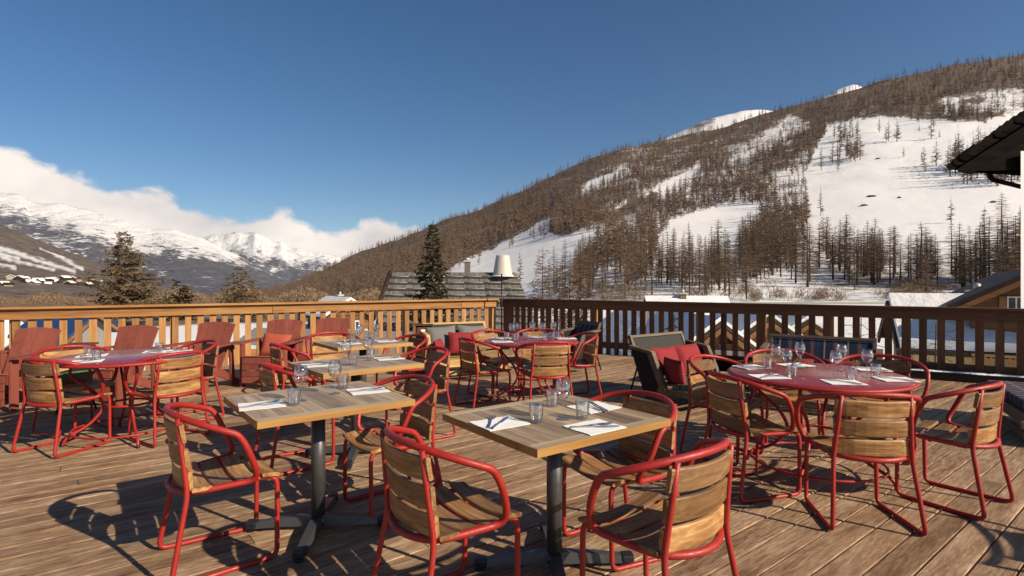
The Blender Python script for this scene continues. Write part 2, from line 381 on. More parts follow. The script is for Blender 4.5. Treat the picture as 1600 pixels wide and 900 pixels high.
# right hill
ridge_t = [(300, 470), (400, 459), (440, 452), (480, 434), (540, 404), (600, 382), (640, 367), (700, 343), (760, 322), (800, 304), (850, 281), (900, 258), (950, 237), (1000, 226), (1060, 212), (1120, 200), (1200, 177), (1280, 156), (1350, 134), (1420, 118), (1500, 101), (1560, 89), (1600, 84), (1900, 62)]
dn_t = [(300, 900), (450, 800), (560, 560), (680, 330), (800, 240), (900, 170), (1000, 140), (1900, 120)]
df_t = [(300, 1500), (500, 1350), (700, 1150), (900, 1050), (1100, 1050), (1900, 950)]
h_ridge = lambda x: smooth(ridge_t, x)
h_base = lambda x: 472
h_dn = lambda x: smooth(dn_t, x, 40); h_df = lambda x: smooth(df_t, x, 40)
HQ = .55
SNOWP = [[(1262, 400), (1262, 290), (1262, 270), (1275, 232), (1303, 192), (1372, 182), (1440, 188), (1535, 193), (1600, 172), (1900, 150), (1900, 440), (1600, 436), (1500, 425), (1400, 418), (1330, 410)],
         [(1020, 420), (1034, 366), (1075, 337), (1133, 321), (1203, 318), (1192, 346), (1165, 388), (1150, 425)],
         [(1003, 306), (1045, 284), (1093, 257), (1097, 264), (1085, 285), (1050, 305), (1010, 312)],
         [(905, 302), (920, 285), (975, 263), (980, 269), (950, 285), (915, 308)],
         [(690, 432), (720, 412), (762, 392), (800, 374), (835, 356), (862, 338), (872, 345), (850, 362), (872, 372), (935, 360), (931, 378), (908, 400), (893, 440), (912, 480), (690, 480)],
         [(1165, 480), (1180, 445), (1225, 425), (1240, 440), (1225, 480)]]
SPARSE = [[(1130, 247), (1240, 178), (1265, 200), (1150, 266)], [(1470, 152), (1560, 140), (1900, 140), (1900, 182), (1470, 172)], [(1200, 290), (1262, 240), (1262, 320), (1205, 320)],
          [(930, 480), (930, 430), (1000, 400), (1160, 420), (1200, 480)], [(1230, 480), (1250, 400), (1330, 408), (1450, 415), (1900, 430), (1900, 480)], [(930, 360), (985, 330), (1000, 350), (940, 380)]]
BROWNP = [[(945, 352), (985, 312), (1030, 298), (1024, 312), (975, 335), (955, 356)], [(900, 430), (906, 402), (925, 380), (950, 372), (968, 380), (935, 398), (915, 418)], [(1500, 158), (1530, 150), (1540, 156), (1510, 164)]]
def hill_snow(px, y, s):
    w = 5*noise.noise(Vector((px*.05, y*.08, 0)))+5*noise.noise(Vector((px*.19, y*.25, 7))); X, Y = px+w, y+w*.7
    def soft(ps, r_):
        return sum(any(inpoly(p, X+ox*r_, Y+oy*r_*.8) for p in ps) for ox, oy in ((0, 0), (1, 0), (-1, 0), (0, 1), (0, -1), (.6, .6), (-.6, -.6), (.6, -.6), (-.6, .6)))/9
    if not hasattr(hill_snow, 'c'): hill_snow.c = 1
    b_ = hill_base(px, y); a_ = soft(SPARSE, 7); b_ += (.56-b_)*a_; a_ = soft(SNOWP, 5); b_ += (.96+.04*(px > 1270)-b_)*a_; a_ = soft(BROWNP, 4); b_ += (.12-b_)*a_
    return b_
def hill_base(px, y):
    b_ = max(.16, min(.70, .70-(430-y)/330*.52)); k_ = max(0, min(1, (px-860)/140)); return .34*(1-k_)+b_*k_
slope_sheet('hill', '', M['hill'], 300, 1900, 500, 170, h_ridge, h_base, h_dn, h_df, HQ, hill_snow, .004, .012)
def hill_pt(px, y):
    s = (y-472)/(h_ridge(px)-472); s = max(0, min(1, s)); a, b = h_dn(px), h_df(px)
    d = a+(b-a)*(HQ*s+(1-HQ)*s*s); X = (px-800)/F*d; z = EYE+(YH-y)/F*d
    z += .004*d*(noise.fractal(Vector((X*.012, d*.012, 3.1)), .9, 2.1, 6))*(.15+.85*s)
    return X, d, z
# snow summits behind the right hill
pk = [(980, 238), (1040, 216), (1075, 200), (1100, 188), (1130, 180), (1160, 172), (1200, 172), (1240, 180), (1290, 152), (1310, 139), (1335, 131), (1350, 138), (1400, 155)]
slope_sheet('snow_peak', '', M['peak'], 980, 1400, 110, 24, lambda x: smooth(pk, x, 5), lambda x: 260, lambda x: 1500, lambda x: 1900, .7,
            lambda px, y, s: .45+.5*(px > 1120)+.1*s, .002, .01)
# left: near brown slope, then the snowy range, then the far peaks
nr = [(-500, 330), (-200, 335), (0, 351), (40, 366), (78, 383), (120, 398), (174, 420), (230, 443), (290, 456), (420, 462), (700, 470)]
def n_snow(px, y, s):
    v = 0.
    for (a, b, c, d, w) in ((0, 387, 118, 424, 3.), (-60, 383, 30, 404, 3.5), (0, 402, 85, 421, 2.), (-80, 398, 26, 419, 3.), (62, 388, 132, 421, 2.), (85, 433, 128, 438, 1.), (-400, 372, 0, 392, 4)):
        if a <= px <= c:
            q_ = abs(y-(b+(d-b)*(px-a)/(c-a)))/w; v = max(v, .70-.24*q_+.2*noise.noise(Vector((px*.12, y*.2, 6))) if q_ < 1.9 else 0)
    return v if v else .12+.1*noise.noise(Vector((px*.03, y*.1, 2)))
slope_sheet('valley_slope', '', M['nhill'], -500, 700, 480, 110, lambda x: smooth(nr, x), lambda x: 474, lambda x: 420, lambda x: 1500, .6, n_snow, .006, .006)
m1 = [(-600, 270), (-200, 288), (0, 303), (30, 305), (46, 317), (66, 318), (110, 322), (140, 327), (175, 338), (215, 352), (240, 359), (275, 360), (310, 371), (340, 384), (380, 402), (430, 428), (480, 450), (560, 470)]
def m1_snow(px, y, s):
    yb = interp([(-600, 285), (0, 327), (93, 352), (187, 378), (300, 392), (560, 446)], px)+7*noise.noise(Vector((px*.04, 0, 0)))
    return max(.28, min(.92, .56-(y-yb)*.016))+.22*noise.noise(Vector((px*.03, y*.09, 0)))-.1*(y > 400)
slope_sheet('mountain', '', M['mtn'], -600, 560, 420, 90, lambda x: smooth(m1, x, 4), lambda x: 478, lambda x: 1900, lambda x: 4600, .6, m1_snow, .012, .0016)
m2 = [(180, 372), (260, 372), (300, 376), (330, 370), (350, 372), (372, 367), (386, 371), (398, 364), (412, 374), (425, 379), (440, 377), (452, 386), (470, 388), (490, 395), (515, 399), (540, 406), (580, 426), (700, 440)]
def m2_snow(px, y, s):
    yb = interp([(180, 386), (330, 388), (400, 396), (470, 408), (540, 422), (700, 446)], px)+9*noise.noise(Vector((px*.06, 5, 0)))
    return max(.24, min(.85, .54-(y-yb)*.020))+.3*noise.noise(Vector((px*.07, y*.07, 0)))
slope_sheet('far_mountain', '', M['mtn'], 180, 700, 300, 70, lambda x: smooth(m2, x, 3), lambda x: 478, lambda x: 4200, lambda x: 7600, .6, m2_snow, .016, .0014)
# ground: one sheet from under the terrace out past the ranges
mb = MB(); sn = []
rr = [0, 6, 12, 18, 25, 33, 42, 55, 70, 90, 115, 150, 220, 330, 500, 900, 2000, 4500, 9000]
rows = []
for r_ in rr:
    row = []
    for i in range(145):
        a = 2*math.pi*i/144; x, y = r_*math.sin(a), r_*math.cos(a)
        z = -3.1+.35*noise.noise(Vector((x*.06, y*.06, 0)))
        if y > 0 and 12 < r_ <= 115:
            px = 800+F*x/max(y, .1)
            if px > 850: z += max(0, min(1, (r_-24)/60))*.3*min(1, (px-850)/200)
        if r_ > 60: z = min(z, EYE-.0405*r_*max(.5, math.cos(a)) if y > 0 else z, -3.1)
        sv = .95+.25*noise.noise(Vector((x*.05, y*.05, 4)))
        if y > 0 and x < 0 and r_ > 55: sv = .30
        row.append((x, y, z)); sn.append(sv)
    rows.append(row)
mb.grid(rows); g = mb.build('ground', M['field']); tag(g, kind='structure')
g.data.attributes.new('snow', 'FLOAT', 'POINT').data.foreach_set('value', sn)

# ------------------------------------------------------------------ trees
def larch_mesh(seed, h=18., wmax=2.9, levels=26, per=5, lean=.0, twigs=2, upsweep=.15, start=.16, tw=.05):
    rnd = random.Random(seed); tr_, cr_ = MB(), MB()
    k = 6; pts = [(rnd.gauss(0, .02)*h*.15*(i/k), rnd.gauss(0, .02)*h*.15*(i/k), h*i/k) for i in range(k+1)]
    tr_.tube(pts, [max(.02, .011*h*(1-i/k)**.8+.015) for i in range(k+1)], 5)
    for L in range(levels):
        u = start+(1-start)*(L+rnd.random()*.8)/levels; z = u*h
        if u > .985: continue
        w = wmax*((1-u)/(1-start))**.62*rnd.uniform(.65, 1.1)
        if u < start+.12: w *= .55+rnd.random()*.4
        for b in range(per):
            a = rnd.random()*6.283; ln = w*rnd.uniform(.6, 1.15)
            dx, dy = math.cos(a), math.sin(a); dz = ln*(upsweep*rnd.uniform(-1.2, 1.4))
            p0 = Vector((0, 0, z)); p1 = Vector((dx*ln, dy*ln, z+dz)); side = Vector((-dy, dx, 0))
            th = tw*rnd.uniform(.7, 1.3)
            cr_.add([p0+Vector((0, 0, th)), p0-Vector((0, 0, th)), p1], [(0, 1, 2)])
            for q in range(twigs):
                f0 = rnd.uniform(.3, .95); c = p0.lerp(p1, f0); sg = rnd.choice((-1, 1)); tl = ln*rnd.uniform(.18, .4)
                e_ = c+side*sg*tl+Vector((dx, dy, 0))*tl*.6+Vector((0, 0, rnd.uniform(-.5, .35)*tl))
                n_ = Vector((rnd.gauss(0, 1), rnd.gauss(0, 1), rnd.gauss(0, 1))).normalized()*tw*1.15
                cr_.add([c-n_, c+n_, e_], [(0, 1, 2)])
    return tr_, cr_
def tree_proto(name, seed, barkm, crownm, **k):
    a, b = larch_mesh(seed, **k); return a.mesh('trunk', barkm), b.mesh('crown', crownm)
protoL = [tree_proto('larch', 10+i, M['bark'], M['larch'], levels=34, per=7, twigs=3, wmax=[3.2, 4.0, 2.8, 3.6][i], tw=.046) for i in range(4)]
def place_tree(name, pm, loc, sc, rz, parent=None):
    o = empty(name, loc, rz); o.scale = sc
    for n_, me in (('trunk', pm[0]), ('crown', pm[1])):
        c = bpy.data.objects.new(n_, me); COL.objects.link(c); c.parent = o
    return o
# positions on the hillside
rnd = random.Random(3); cand = []
def density(px, y):
    for p in SNOWP:
        if inpoly(p, px, y): return .012 if px > 1200 else .006
    for p in BROWNP:
        if inpoly(p, px, y): return .04
    for p in SPARSE:
        if inpoly(p, px, y): return .30
    return 1.
# clumps that the photograph shows standing in or at the edge of the pistes: (px, base row, spread x, spread y, count)
clump = [(1283, 264, 3, 2, 1), (1390, 222, 10, 3, 3), (1455, 216, 5, 2, 1), (1460, 258, 4, 2, 1), (1330, 250, 22, 8, 16), (1322, 222, 16, 8, 10), (1500, 262, 26, 10, 18), (1560, 262, 45, 16, 42), (1560, 285, 40, 6, 26),
         (1222, 400, 30, 34, 34), (1212, 350, 22, 24, 18), (1305, 415, 28, 12, 16), (1370, 430, 18, 12, 14), (1440, 440, 26, 8, 16), (1510, 444, 30, 8, 14), (1590, 445, 50, 9, 20),
         (1060, 445, 40, 12, 26), (1120, 450, 35, 12, 24), (1180, 430, 26, 14, 24), (990, 440, 26, 16, 26), (965, 400, 16, 16, 14), (840, 368, 25, 4, 10), (900, 352, 24, 5, 18), (800, 384, 10, 3, 3), (870, 455, 22, 8, 8), (1640, 250, 50, 30, 40)]
for (cx, cy, sx, sy, n_) in clump:
    for _ in range(n_):
        cand.append((cx+rnd.gauss(0, sx*.6), min(468, cy+rnd.gauss(0, sy*.6)), 1))
N_TRY = 0
while len(cand) < 9000:
    px = rnd.uniform(390, 1780); yr = h_ridge(px); y = rnd.uniform(yr, 468)
    s = (y-472)/(yr-472); w = (.10+.9*s**.8)
    if rnd.random() > w: continue
    x_, d_, z_ = hill_pt(px, y)
    g_ = .5+.5*noise.noise(Vector((x_*.018, d_*.018, 1.)))
    if rnd.random() > density(px, y)*((.45+.75*g_) if px > 950 else (.8+.4*g_)): continue
    cand.append((px, y, 0))
trees = []
for px, y, c in cand:
    X, d, z = hill_pt(px, y); h = rnd.triangular(8, 24, 16)*(1.02 if d < 500 else 1.0)*(1.5 if c and y < 300 else 1)*(.8 if (y-h_ridge(px)) < 28 else 1)
    if px < 780: h *= .9
    trees.append((X, d, z-.4, h, px, y))
trees.sort(key=lambda t_: -(t_[3]/t_[1])*(1 if 380 < t_[4] < 1610 else .001))
near, rest = trees[:290], trees[290:]
def zone(px, y):
    if px > 1440 and y < 300: return 'leafless brown larch in the stand at the right edge of the big snow slope', 'larches beside the big snow slope'
    if px > 1262 and y < 300: return 'leafless brown larch standing alone or in a small group on the big snow slope', 'larches on the big snow slope'
    if px > 1262: return 'tall leafless larch with fine branches at the foot of the big snow slope', 'larches at the foot of the big snow slope'
    if px > 1160: return 'leafless larch in the dense brown strip left of the big snow slope', 'larches in the strip left of the big slope'
    if px > 920: return 'thin leafless larch in the open snowy wood below the middle clearing', 'larches below the middle clearing'
    return 'leafless larch by the lower white piste above the slab roof', 'larches by the lower piste'
for i, (X, d, z, h, px, y) in enumerate(near):
    k = h/18.; w_ = k*rnd.uniform(.7, 1.2)*(.85 if px < 1260 and y > 420 else 1)
    w_ *= 1.35 if y < 300 else (rnd.uniform(1.3, 2.1) if px > 1262 else rnd.uniform(1.1, 1.6))
    o = place_tree('larch_tree', protoL[i % 4], (X, d, z), (w_, w_, k), rnd.random()*6.28)
    lb, gr = zone(px, y); tag(o, lb, 'tree', gr)
for px, y, w_, lb in ((1372, 248, 5.5, 'dark boulder high on the big snow slope'), (1362, 307, 8, 'long flat dark rock in the middle of the big snow slope'), (1350, 321, 6, 'thin dark rock ledge just below the long flat rock'), (1552, 316, 4.5, 'small dark rock on the snow slope below the eave'), (1405, 309, 3, 'little rock right of the long flat rock')):
    X, d, z = hill_pt(px, y); b = MB(); rq = random.Random(int(px)); rows = []
    for i in range(7):
        ph = math.pi*i/6; rows.append([(w_*math.sin(ph)*math.cos(a)*(1+.3*rq.uniform(-1, 1)*(i not in (0, 6)))*.5, w_*.35*math.sin(ph)*math.sin(a), .9*math.cos(ph)*(1+.2*rq.random())) for a in [2*math.pi*k/10 for k in range(10)]])
    for r_ in rows: r_.append(r_[0])
    b.grid(rows[::-1], False); o = b.build('rock', M['bark']); o.location = (X, d, z+.2); tag(o, lb, 'rock')
# the rest of the wood as one mass
fa = []
for sd in range(5):
    rnd2 = random.Random(100+sd); vs = []
    vs += [(-.09, 0, 0), (.09, 0, 0), (0, 0, 1)]
    vs += [(0, -.09, 0), (0, .09, 0), (0, 0, 1)]
    vs[0] = (-.012, 0, 0); vs[1] = (.012, 0, 0); vs[3] = (0, -.012, 0); vs[4] = (0, .012, 0)
    for L in range(54):
        u = .16+.82*(L+rnd2.random())/42; w = .165*max(0, 1-u)**.5*rnd2.uniform(.55, 1.15)+.01; a = rnd2.random()*6.283
        p1 = (math.cos(a)*w, math.sin(a)*w, u+rnd2.uniform(-.04, .05)); th = .007+.009*(1-u)
        vs += [(0, 0, u+th), (0, 0, u-th*1.4), p1]
        if rnd2.random() < .6:
            a2 = a+rnd2.uniform(-.9, .9)
            vs += [(p1[0]*.3, p1[1]*.3, u+th), (p1[0]*.4, p1[1]*.4, u-th), (math.cos(a2)*w*.95, math.sin(a2)*w*.95, u+rnd2.uniform(-.05, .03))]
    fa.append(vs)
def mass(name, label, cat, items, mat, fam):
    import numpy as np
    arr = []; tint = []
    base = [np.array(f_, dtype=np.float32) for f_ in fam]
    for i, (X, y, z, h, wd, tn) in enumerate(items):
        b = base[i % len(base)]; a = (i*2.399) % 6.283; c, s = math.cos(a), math.sin(a)
        q = np.empty_like(b); q[:, 0] = (b[:, 0]*c-b[:, 1]*s)*wd+X; q[:, 1] = (b[:, 0]*s+b[:, 1]*c)*wd+y; q[:, 2] = b[:, 2]*h+z
        arr.append(q); tint.append(np.full(len(b), tn, dtype=np.float32))
    v = np.concatenate(arr); n_ = len(v); me = bpy.data.meshes.new(name)
    me.vertices.add(n_); me.vertices.foreach_set('co', v.ravel()); me.loops.add(n_); me.loops.foreach_set('vertex_index', np.arange(n_, dtype=np.int32))
    me.polygons.add(n_//3); me.polygons.foreach_set('loop_start', np.arange(0, n_, 3, dtype=np.int32)); me.update(calc_edges=True)
    me.attributes.new('tint', 'FLOAT', 'POINT').data.foreach_set('value', np.concatenate(tint))
    me.materials.append(mat); o = bpy.data.objects.new(name, me); COL.objects.link(o); tag(o, label, cat, kind='stuff'); return o
mass('larch_wood', 'far brown leafless larch wood covering the hillside', 'woodland', [(X, d, z, h, h*1.3*rnd.uniform(.8, 1.3), rnd.uniform(0, .5)) for X, d, z, h, px, y in rest], M['larchfar'], fa)
# scrubby wood in the valley on the left, seen just over the rail
bf = []
for sd in range(4):
    rnd2 = random.Random(300+sd); vs = []
    for L in range(110):
        th_ = rnd2.random()*6.283; ph = math.acos(rnd2.uniform(-.2, 1)); r_ = .5*rnd2.random()**.4
        p = Vector((math.sin(ph)*math.cos(th_)*r_, math.sin(ph)*math.sin(th_)*r_, .35+math.cos(ph)*r_*1.25)); q = p+Vector((rnd2.uniform(-.12, .12), rnd2.uniform(-.12, .12), rnd2.uniform(-.22, -.02)))
        n_ = Vector((rnd2.gauss(0, 1), rnd2.gauss(0, 1), rnd2.gauss(0, 1))).normalized()*.022
        vs += [tuple(q-n_), tuple(q+n_), tuple(p)]
    bf.append(vs)
its = []
for _ in range(3000):
    px = rnd.uniform(-250, 660); d = 85*(6.)**rnd.random(); h = .020*d*rnd.uniform(.3, 1.2)*(1.0+.7*noise.noise(Vector((px*.02, 3, 3))))*(1.3 if px > 170 else .85)
    zg = EYE-.0405*d if d < 420 else EYE-.0395*d+(d-420)*.02
    its.append(((px-800)/F*d, d, zg-.12*h, h, h*1.3, rnd.uniform(0, .4)))
for _ in range(900):
    px = rnd.uniform(640, 1750); y = 471-26*rnd.random()**1.7; X, d, z = hill_pt(px, y)
    if noise.noise(Vector((px*.013, y*.03, 9))) < rnd.uniform(-.35, .35): continue
    h = rnd.uniform(1.2, 5.)*(d/150)**.3; its.append((X, d, z-.2, h, h*.9, rnd.uniform(0, .4)))
mass('scrub_wood', 'brown leafless scrub and bushes filling the valley floor beyond the terrace', 'bushes', its, M['bush'], bf)
# small woods on the near brown slope and mountain foot
def conifer(seed, h, w, levels, per, leaf, needles, drop=-.25, gap=.0, dense=7, shape=.85):
    rnd = random.Random(seed); tr_, cr_ = MB(), MB(); k = 8
    tr_.tube([(0.01*math.sin(i), 0.01*math.cos(i), h*i/k) for i in range(k+1)], [max(.012, .013*h*(1-i/k)+.008) for i in range(k+1)], 7)
    for L in range(levels):
        u = .05+.93*(L+rnd.random()*.5)/levels; z = u*h; ww = w*(1-u)**shape*rnd.uniform(.6, 1.15)+.03*w
        for b in range(per):
            if rnd.random() < gap: continue
            a = rnd.random()*6.283; ln = ww*rnd.uniform(.7, 1.1); dx, dy = math.cos(a), math.sin(a)
            p0 = Vector((0, 0, z)); p1 = Vector((dx*ln, dy*ln, z+ln*drop*rnd.uniform(.4, 1.3)+.12*ln)); side = Vector((-dy, dx, 0))
            tr_.tube([p0, p0.lerp(p1, .6)+Vector((0, 0, -.03*ln)), p1], [.012*h*.12+.006, .009, .004], 3, cap=False)
            nn = max(3, int(dense*ln/w*2.2))
            for q in range(nn):
                f0 = rnd.uniform(.18, 1.02); c = p0.lerp(p1, f0); tl = leaf*rnd.uniform(.7, 1.4); sg = rnd.choice((-1, 1))
                dr = (side*sg*rnd.uniform(.4, 1)+Vector((dx, dy, 0))*rnd.uniform(.1, .8)+Vector((0, 0, rnd.uniform(-.6, .35)))).normalized()
                e_ = c+dr*tl; n_ = dr.cross(Vector((rnd.gauss(0, 1), rnd.gauss(0, 1), rnd.gauss(0, 1)))).normalized()*tl*needles
                cr_.add([c-n_*.6, c+n_*.6, e_+n_, e_-n_], [(0, 1, 2, 3)])
    return tr_, cr_
def lone(name, label, px, ytop, d, w, seed, crown, cat='tree', zb=-3.1, **k):
    zt = EYE+(YH-ytop)/F*d; h = zt-zb; o = empty(name, ((px-800)/F*d, d, zb)); a, b = conifer(seed, h, w, **k)
    a.build('trunk', M['bark'], o); b.build('crown', M[crown], o); tag(o, label, cat); return o
lone('spruce_tree', 'dark green spruce with a bare leader in front of the slab roof', 676, 343, 31, 2.9, 5, 'needle', levels=40, per=7, leaf=.24, needles=.15, drop=.0, dense=26, gap=.15, shape=1.25)
lone('pine_tree', 'large brownish conifer with dense crown rising left above the sunny rail', 195, 360, 58, 5.6, 6, 'needleb', levels=44, per=9, leaf=.40, needles=.12, drop=.02, gap=.35, dense=26, shape=1.0)
lone('pine_tree', 'narrow dark conifer behind the sunny rail, middle of the left half', 371, 411, 62, 3.0, 8, 'needleb', levels=24, per=5, leaf=.5, needles=.10, drop=.0, gap=.25, dense=9)
lone('pine_tree', 'small dark conifer touching the narrow one on its right side', 385, 421, 64, 3.0, 9, 'needleb', levels=22, per=5, leaf=.5, needles=.10, drop=.0, gap=.25, dense=9)
lone('pine_tree', 'low brownish conifer between the large conifer and the narrow pair', 281, 438, 66, 2.6, 12, 'needleb', levels=18, per=6, leaf=.6, needles=.15, drop=-.05, gap=.15, dense=8)
for i, (px, yt, d, w) in enumerate(((848, 386, 46, 2.5), (875, 411, 48, 1.7), (890, 409, 50, 1.3), (908, 424, 50, 1.0))):
    lb = ['tall bare larch with wide ragged branches just right of the slab roof', 'thin bare larch second from the slab roof, slightly shorter', 'thin bare larch third from the slab roof', 'smallest bare larch at the right of the row beside the slab roof'][i]
    lone('larch_tree', lb, px, yt, d, w, 20+i, 'larch', levels=26, per=5, leaf=.34, needles=.055, drop=.05, gap=.2, dense=13)
for i, (px, yt) in enumerate(((1053, 492), (1345, 497), (1462, 505))):
    lb = ['dark little conifer seen through the dark rail above the sofa', 'bare sapling behind the dark rail above the plaid bench', 'bare branching shrub in front of the cream house behind the rail'][i]
    lone('young_tree', lb, px, yt, [19, 15.5, 14.5][i], [.9, .8, .9][i], 40+i, ['needle', 'bark', 'bark'][i], levels=[22, 14, 12][i], per=4, leaf=[.2, .4, .4][i], needles=[.14, .02, .02][i], drop=.1, gap=.2, dense=[10, 3, 3][i])

# ------------------------------------------------------------------ buildings beyond the terrace
def gable_house(name, label, loc, rz, w, L, hw, rise, over=.6, wallm='chalet', snow=.25, roofm='darkwood', cat='house', feats=(), thick=.18, uv=None):
    """w across the gable (local x), L along the ridge (local y), gable faces local -y"""
    o = empty(name, loc, rz)
    mb = MB(); x, y = w/2, L/2
    mb.add([(-x, -y, 0), (x, -y, 0), (x, y, 0), (-x, y, 0), (-x, -y, hw), (x, -y, hw), (x, y, hw), (-x, y, hw), (0, -y, hw+rise), (0, y, hw+rise)],
           [(0, 1, 5, 8, 4), (1, 2, 6, 5), (2, 3, 7, 9, 6), (3, 0, 4, 7)])
    mb.build('wall', M[wallm], o)
    sl_ = math.atan2(rise, x); ln = (x+over)/math.cos(sl_)
    def slab(mb, t0, t1, ex):
        for s in (-1, 1):
            p = []
            for (u, zz) in ((0, t0), (ln+ex, t0), (ln+ex, t1), (0, t1)):
                cx = s*(u*math.cos(sl_)); cz = hw+rise-u*math.sin(sl_)+zz; p.append((cx, cz))
            vs = [(a, -y-over-ex, b) for a, b in p]+[(a, y+over+ex, b) for a, b in p]
            mb.add(vs, [(0, 1, 2, 3), (7, 6, 5, 4), (0, 4, 5, 1), (1, 5, 6, 2), (2, 6, 7, 3), (3, 7, 4, 0)])
    mb = MB(); slab(mb, .02, thick, 0); rf = mb.build('roof', M[roofm], o)
    if snow:
        mb = MB(); slab(mb, thick+.01, thick+snow, -.12); mb.build('snow_layer', M['snow'], rf)
    mb = MB()
    for s in (-1, 1):                         # barge boards under both roof ends
        for yy in (-y-over+.06, ):
            for (dz, th) in ((-.12, .2), ):
                a = Vector((0, yy, hw+rise+dz)); b = Vector((s*ln*math.cos(sl_), yy, hw+rise-ln*math.sin(sl_)+dz))
                n_ = Vector((0, 0, th/2)); e_ = Vector((0, .05, 0))
                mb.add([a-n_-e_, b-n_-e_, b+n_-e_, a+n_-e_, a-n_+e_, b-n_+e_, b+n_+e_, a+n_+e_], [(0, 1, 2, 3), (7, 6, 5, 4), (0, 4, 5, 1), (3, 2, 6, 7), (1, 5, 6, 2), (0, 3, 7, 4)])
    mb.build('barge_board', M['beam'], rf)
    for f_ in feats:
        if f_[0] == 'window':
            _, fx, fz, fw, fh = f_
            b_ = MB(); b_.box((fx, -y-.02, fz), (fw, .08, fh)); wd = b_.build('window', M['white'] if wallm != 'cream' else M['darkwood'], o)
            b_ = MB()
            for s in (-1, 1): b_.box((fx+s*fw*.23, -y-.065, fz), (fw*.36, .02, fh*.82))
            b_.build('pane', M['glassdark'], wd)
            for s in (-1, 1): b_ = MB(); b_.box((fx+s*(fw*.5+fw*.24), -y-.05, fz), (fw*.4, .05, fh*1.05)); b_.build('shutter', M['beam'], wd)
        if f_[0] == 'chimney':
            _, fx, fy, fw, fh = f_; zc = hw+rise-abs(fx)*math.tan(sl_)
            b_ = MB(); b_.box((fx, fy, zc+fh/2-.1), (fw, fw, fh+.3)); ch_ = b_.build('chimney', M['stone'], rf)
            b_ = MB(); b_.box((fx, fy, zc+fh+.1), (fw*1.35, fw*1.35, .1)); b_.lathe([(fw*.28, 0), (fw*.24, .25), (fw*.1, .28)], 10, (fx, fy, zc+fh+.15)); b_.build('chimney_cap', M['cone'], ch_)
        if f_[0] == 'balcony':
            _, fz, fd, x0_, x1_ = f_
            b_ = MB(); b_.box(((x0_+x1_)/2, -y-fd/2, fz), (x1_-x0_, fd, .14)); bl = b_.build('balcony', M['beam'], o)
            b_ = MB(); n_ = int((x1_-x0_)/.16)
            for i in range(n_+1): b_.box((x0_+(x1_-x0_)*i/n_, -y-fd+.05, fz+.5), (.05, .04, .84))
            b_.box(((x0_+x1_)/2, -y-fd+.05, fz+.97), (x1_-x0_+.1, .1, .08)); b_.build('balustrade', M['rail'], bl)
        if f_[0] == 'truss':
            b_ = MB(); b_.box((0, -y-.1, hw+.1), (w*.96, .14, .16)); b_.box((0, -y-.1, hw+rise*.5), (.16, .12, rise*.85)); b_.box((0, -y-.1, hw+rise*.45), (w*.5, .12, .14)); b_.build('gable_truss', M['beam'], o)
    tag(o, label, cat); return o
# big slab roofed house straight behind the corner of the terrace
o = empty('slab_roof_house', (0, 0, 0))
mb = MB(); zr = EYE+(440-426)/F*38; xl, xr = (614-800)/F*38, (806-800)/F*38
nrow = 9; rows_m = MB()
ze = -1.6; de = 33.6
def roofp(u, k): # u across 0..1, k down 0..1
    d = 38+(de-38)*k; z = zr+(ze-zr)*k; x0_ = xl-.25*k; x1_ = xr+1.5*k
    return Vector((x0_+(x1_-x0_)*u, d, z))
rnd3 = random.Random(5); n_ = (roofp(1, 0)-roofp(0, 0)).cross(roofp(0, 1)-roofp(0, 0)).normalized(); n_ = -n_ if n_.z < 0 else n_
for r_ in range(nrow):
    u = 0
    while u < 1:
        du = rnd3.uniform(.012, .022); u1 = min(1, u+du); k0, k1 = r_/nrow, (r_+1)/nrow
        a, b, c, d_ = roofp(u, k0), roofp(u1-.0012, k0), roofp(u1-.0012, k1+.012), roofp(u, k1+.012)
        h0, h1 = n_*.03, n_*(.13+rnd3.uniform(-.02, .02))
        rows_m.add([a+h0, b+h0, c+h1, d_+h1, c+h1-n_*.06, d_+h1-n_*.06], [(0, 1, 2, 3), (3, 2, 4, 5)]); u = u1
sr = rows_m.build('roof', M['lauze'], o)
mb = MB()
for r_ in range(1, nrow+1):
    for q in range(7):
        a, b = roofp(q/7+.004, r_/nrow), roofp((q+1)/7-.004, r_/nrow); mb.tube([a+n_*.17, b+n_*.17], .04, 6)
mb.build('snow_guard', M['grey'], sr)
mb = MB(); a, b, c, d_ = roofp(0, 0), roofp(1, 0), roofp(1, 1), roofp(0, 1); bk_ = Vector((0, 4.5, -3.2))
mb.add([a, b, c, d_, a+Vector((0, 4.6, zr*0-3.6)), b+Vector((1.5, 4.6, -3.6))], [(0, 1, 2, 3), (1, 0, 4, 5), (1, 5, 2), (0, 3, 4)]); mb.build('roof_boarding', M['darkwood'], sr)
mb = MB(); mb.box(((xl+xr)/2+.5, 37.5, -2.6), (xr-xl, 7, 3.)); mb.build('wall', M['chalet'], o)
mb = MB(); mb.tube([a+Vector((-.16, -.1, .1)), d_+Vector((-.2, -.1, .12))], .11, 4); mb.tube([a+Vector((-.2, 0, .1)), a+Vector((-.5, 4.6, -3.4))], .11, 4); mb.build('barge_board', M['darkwood'], sr)
cp = at(730, 424, 38); mb = MB(); mb.box((cp.x, 38.2, cp.z+.1), (.38, .38, 1.1)); ch_ = mb.build('chimney', M['stone'], sr)
mb = MB(); mb.box((cp.x, 38.2, cp.z+.69), (.5, .5, .1)); mb.lathe([(.13, 0), (.16, .16), (.07, .2)], 10, (cp.x, 38.2, cp.z+.74)); mb.build('chimney_cap', M['cone'], ch_)
cp = at(785.5, 430, 38); mb = MB(); mb.lathe([(.69, 0), (.66, .1), (.46, 1.3), (.44, 1.36), (.2, 1.39)], 28, (cp.x, 37.8, cp.z-.02)); mb.build('cone_chimney', M['cone'], sr)
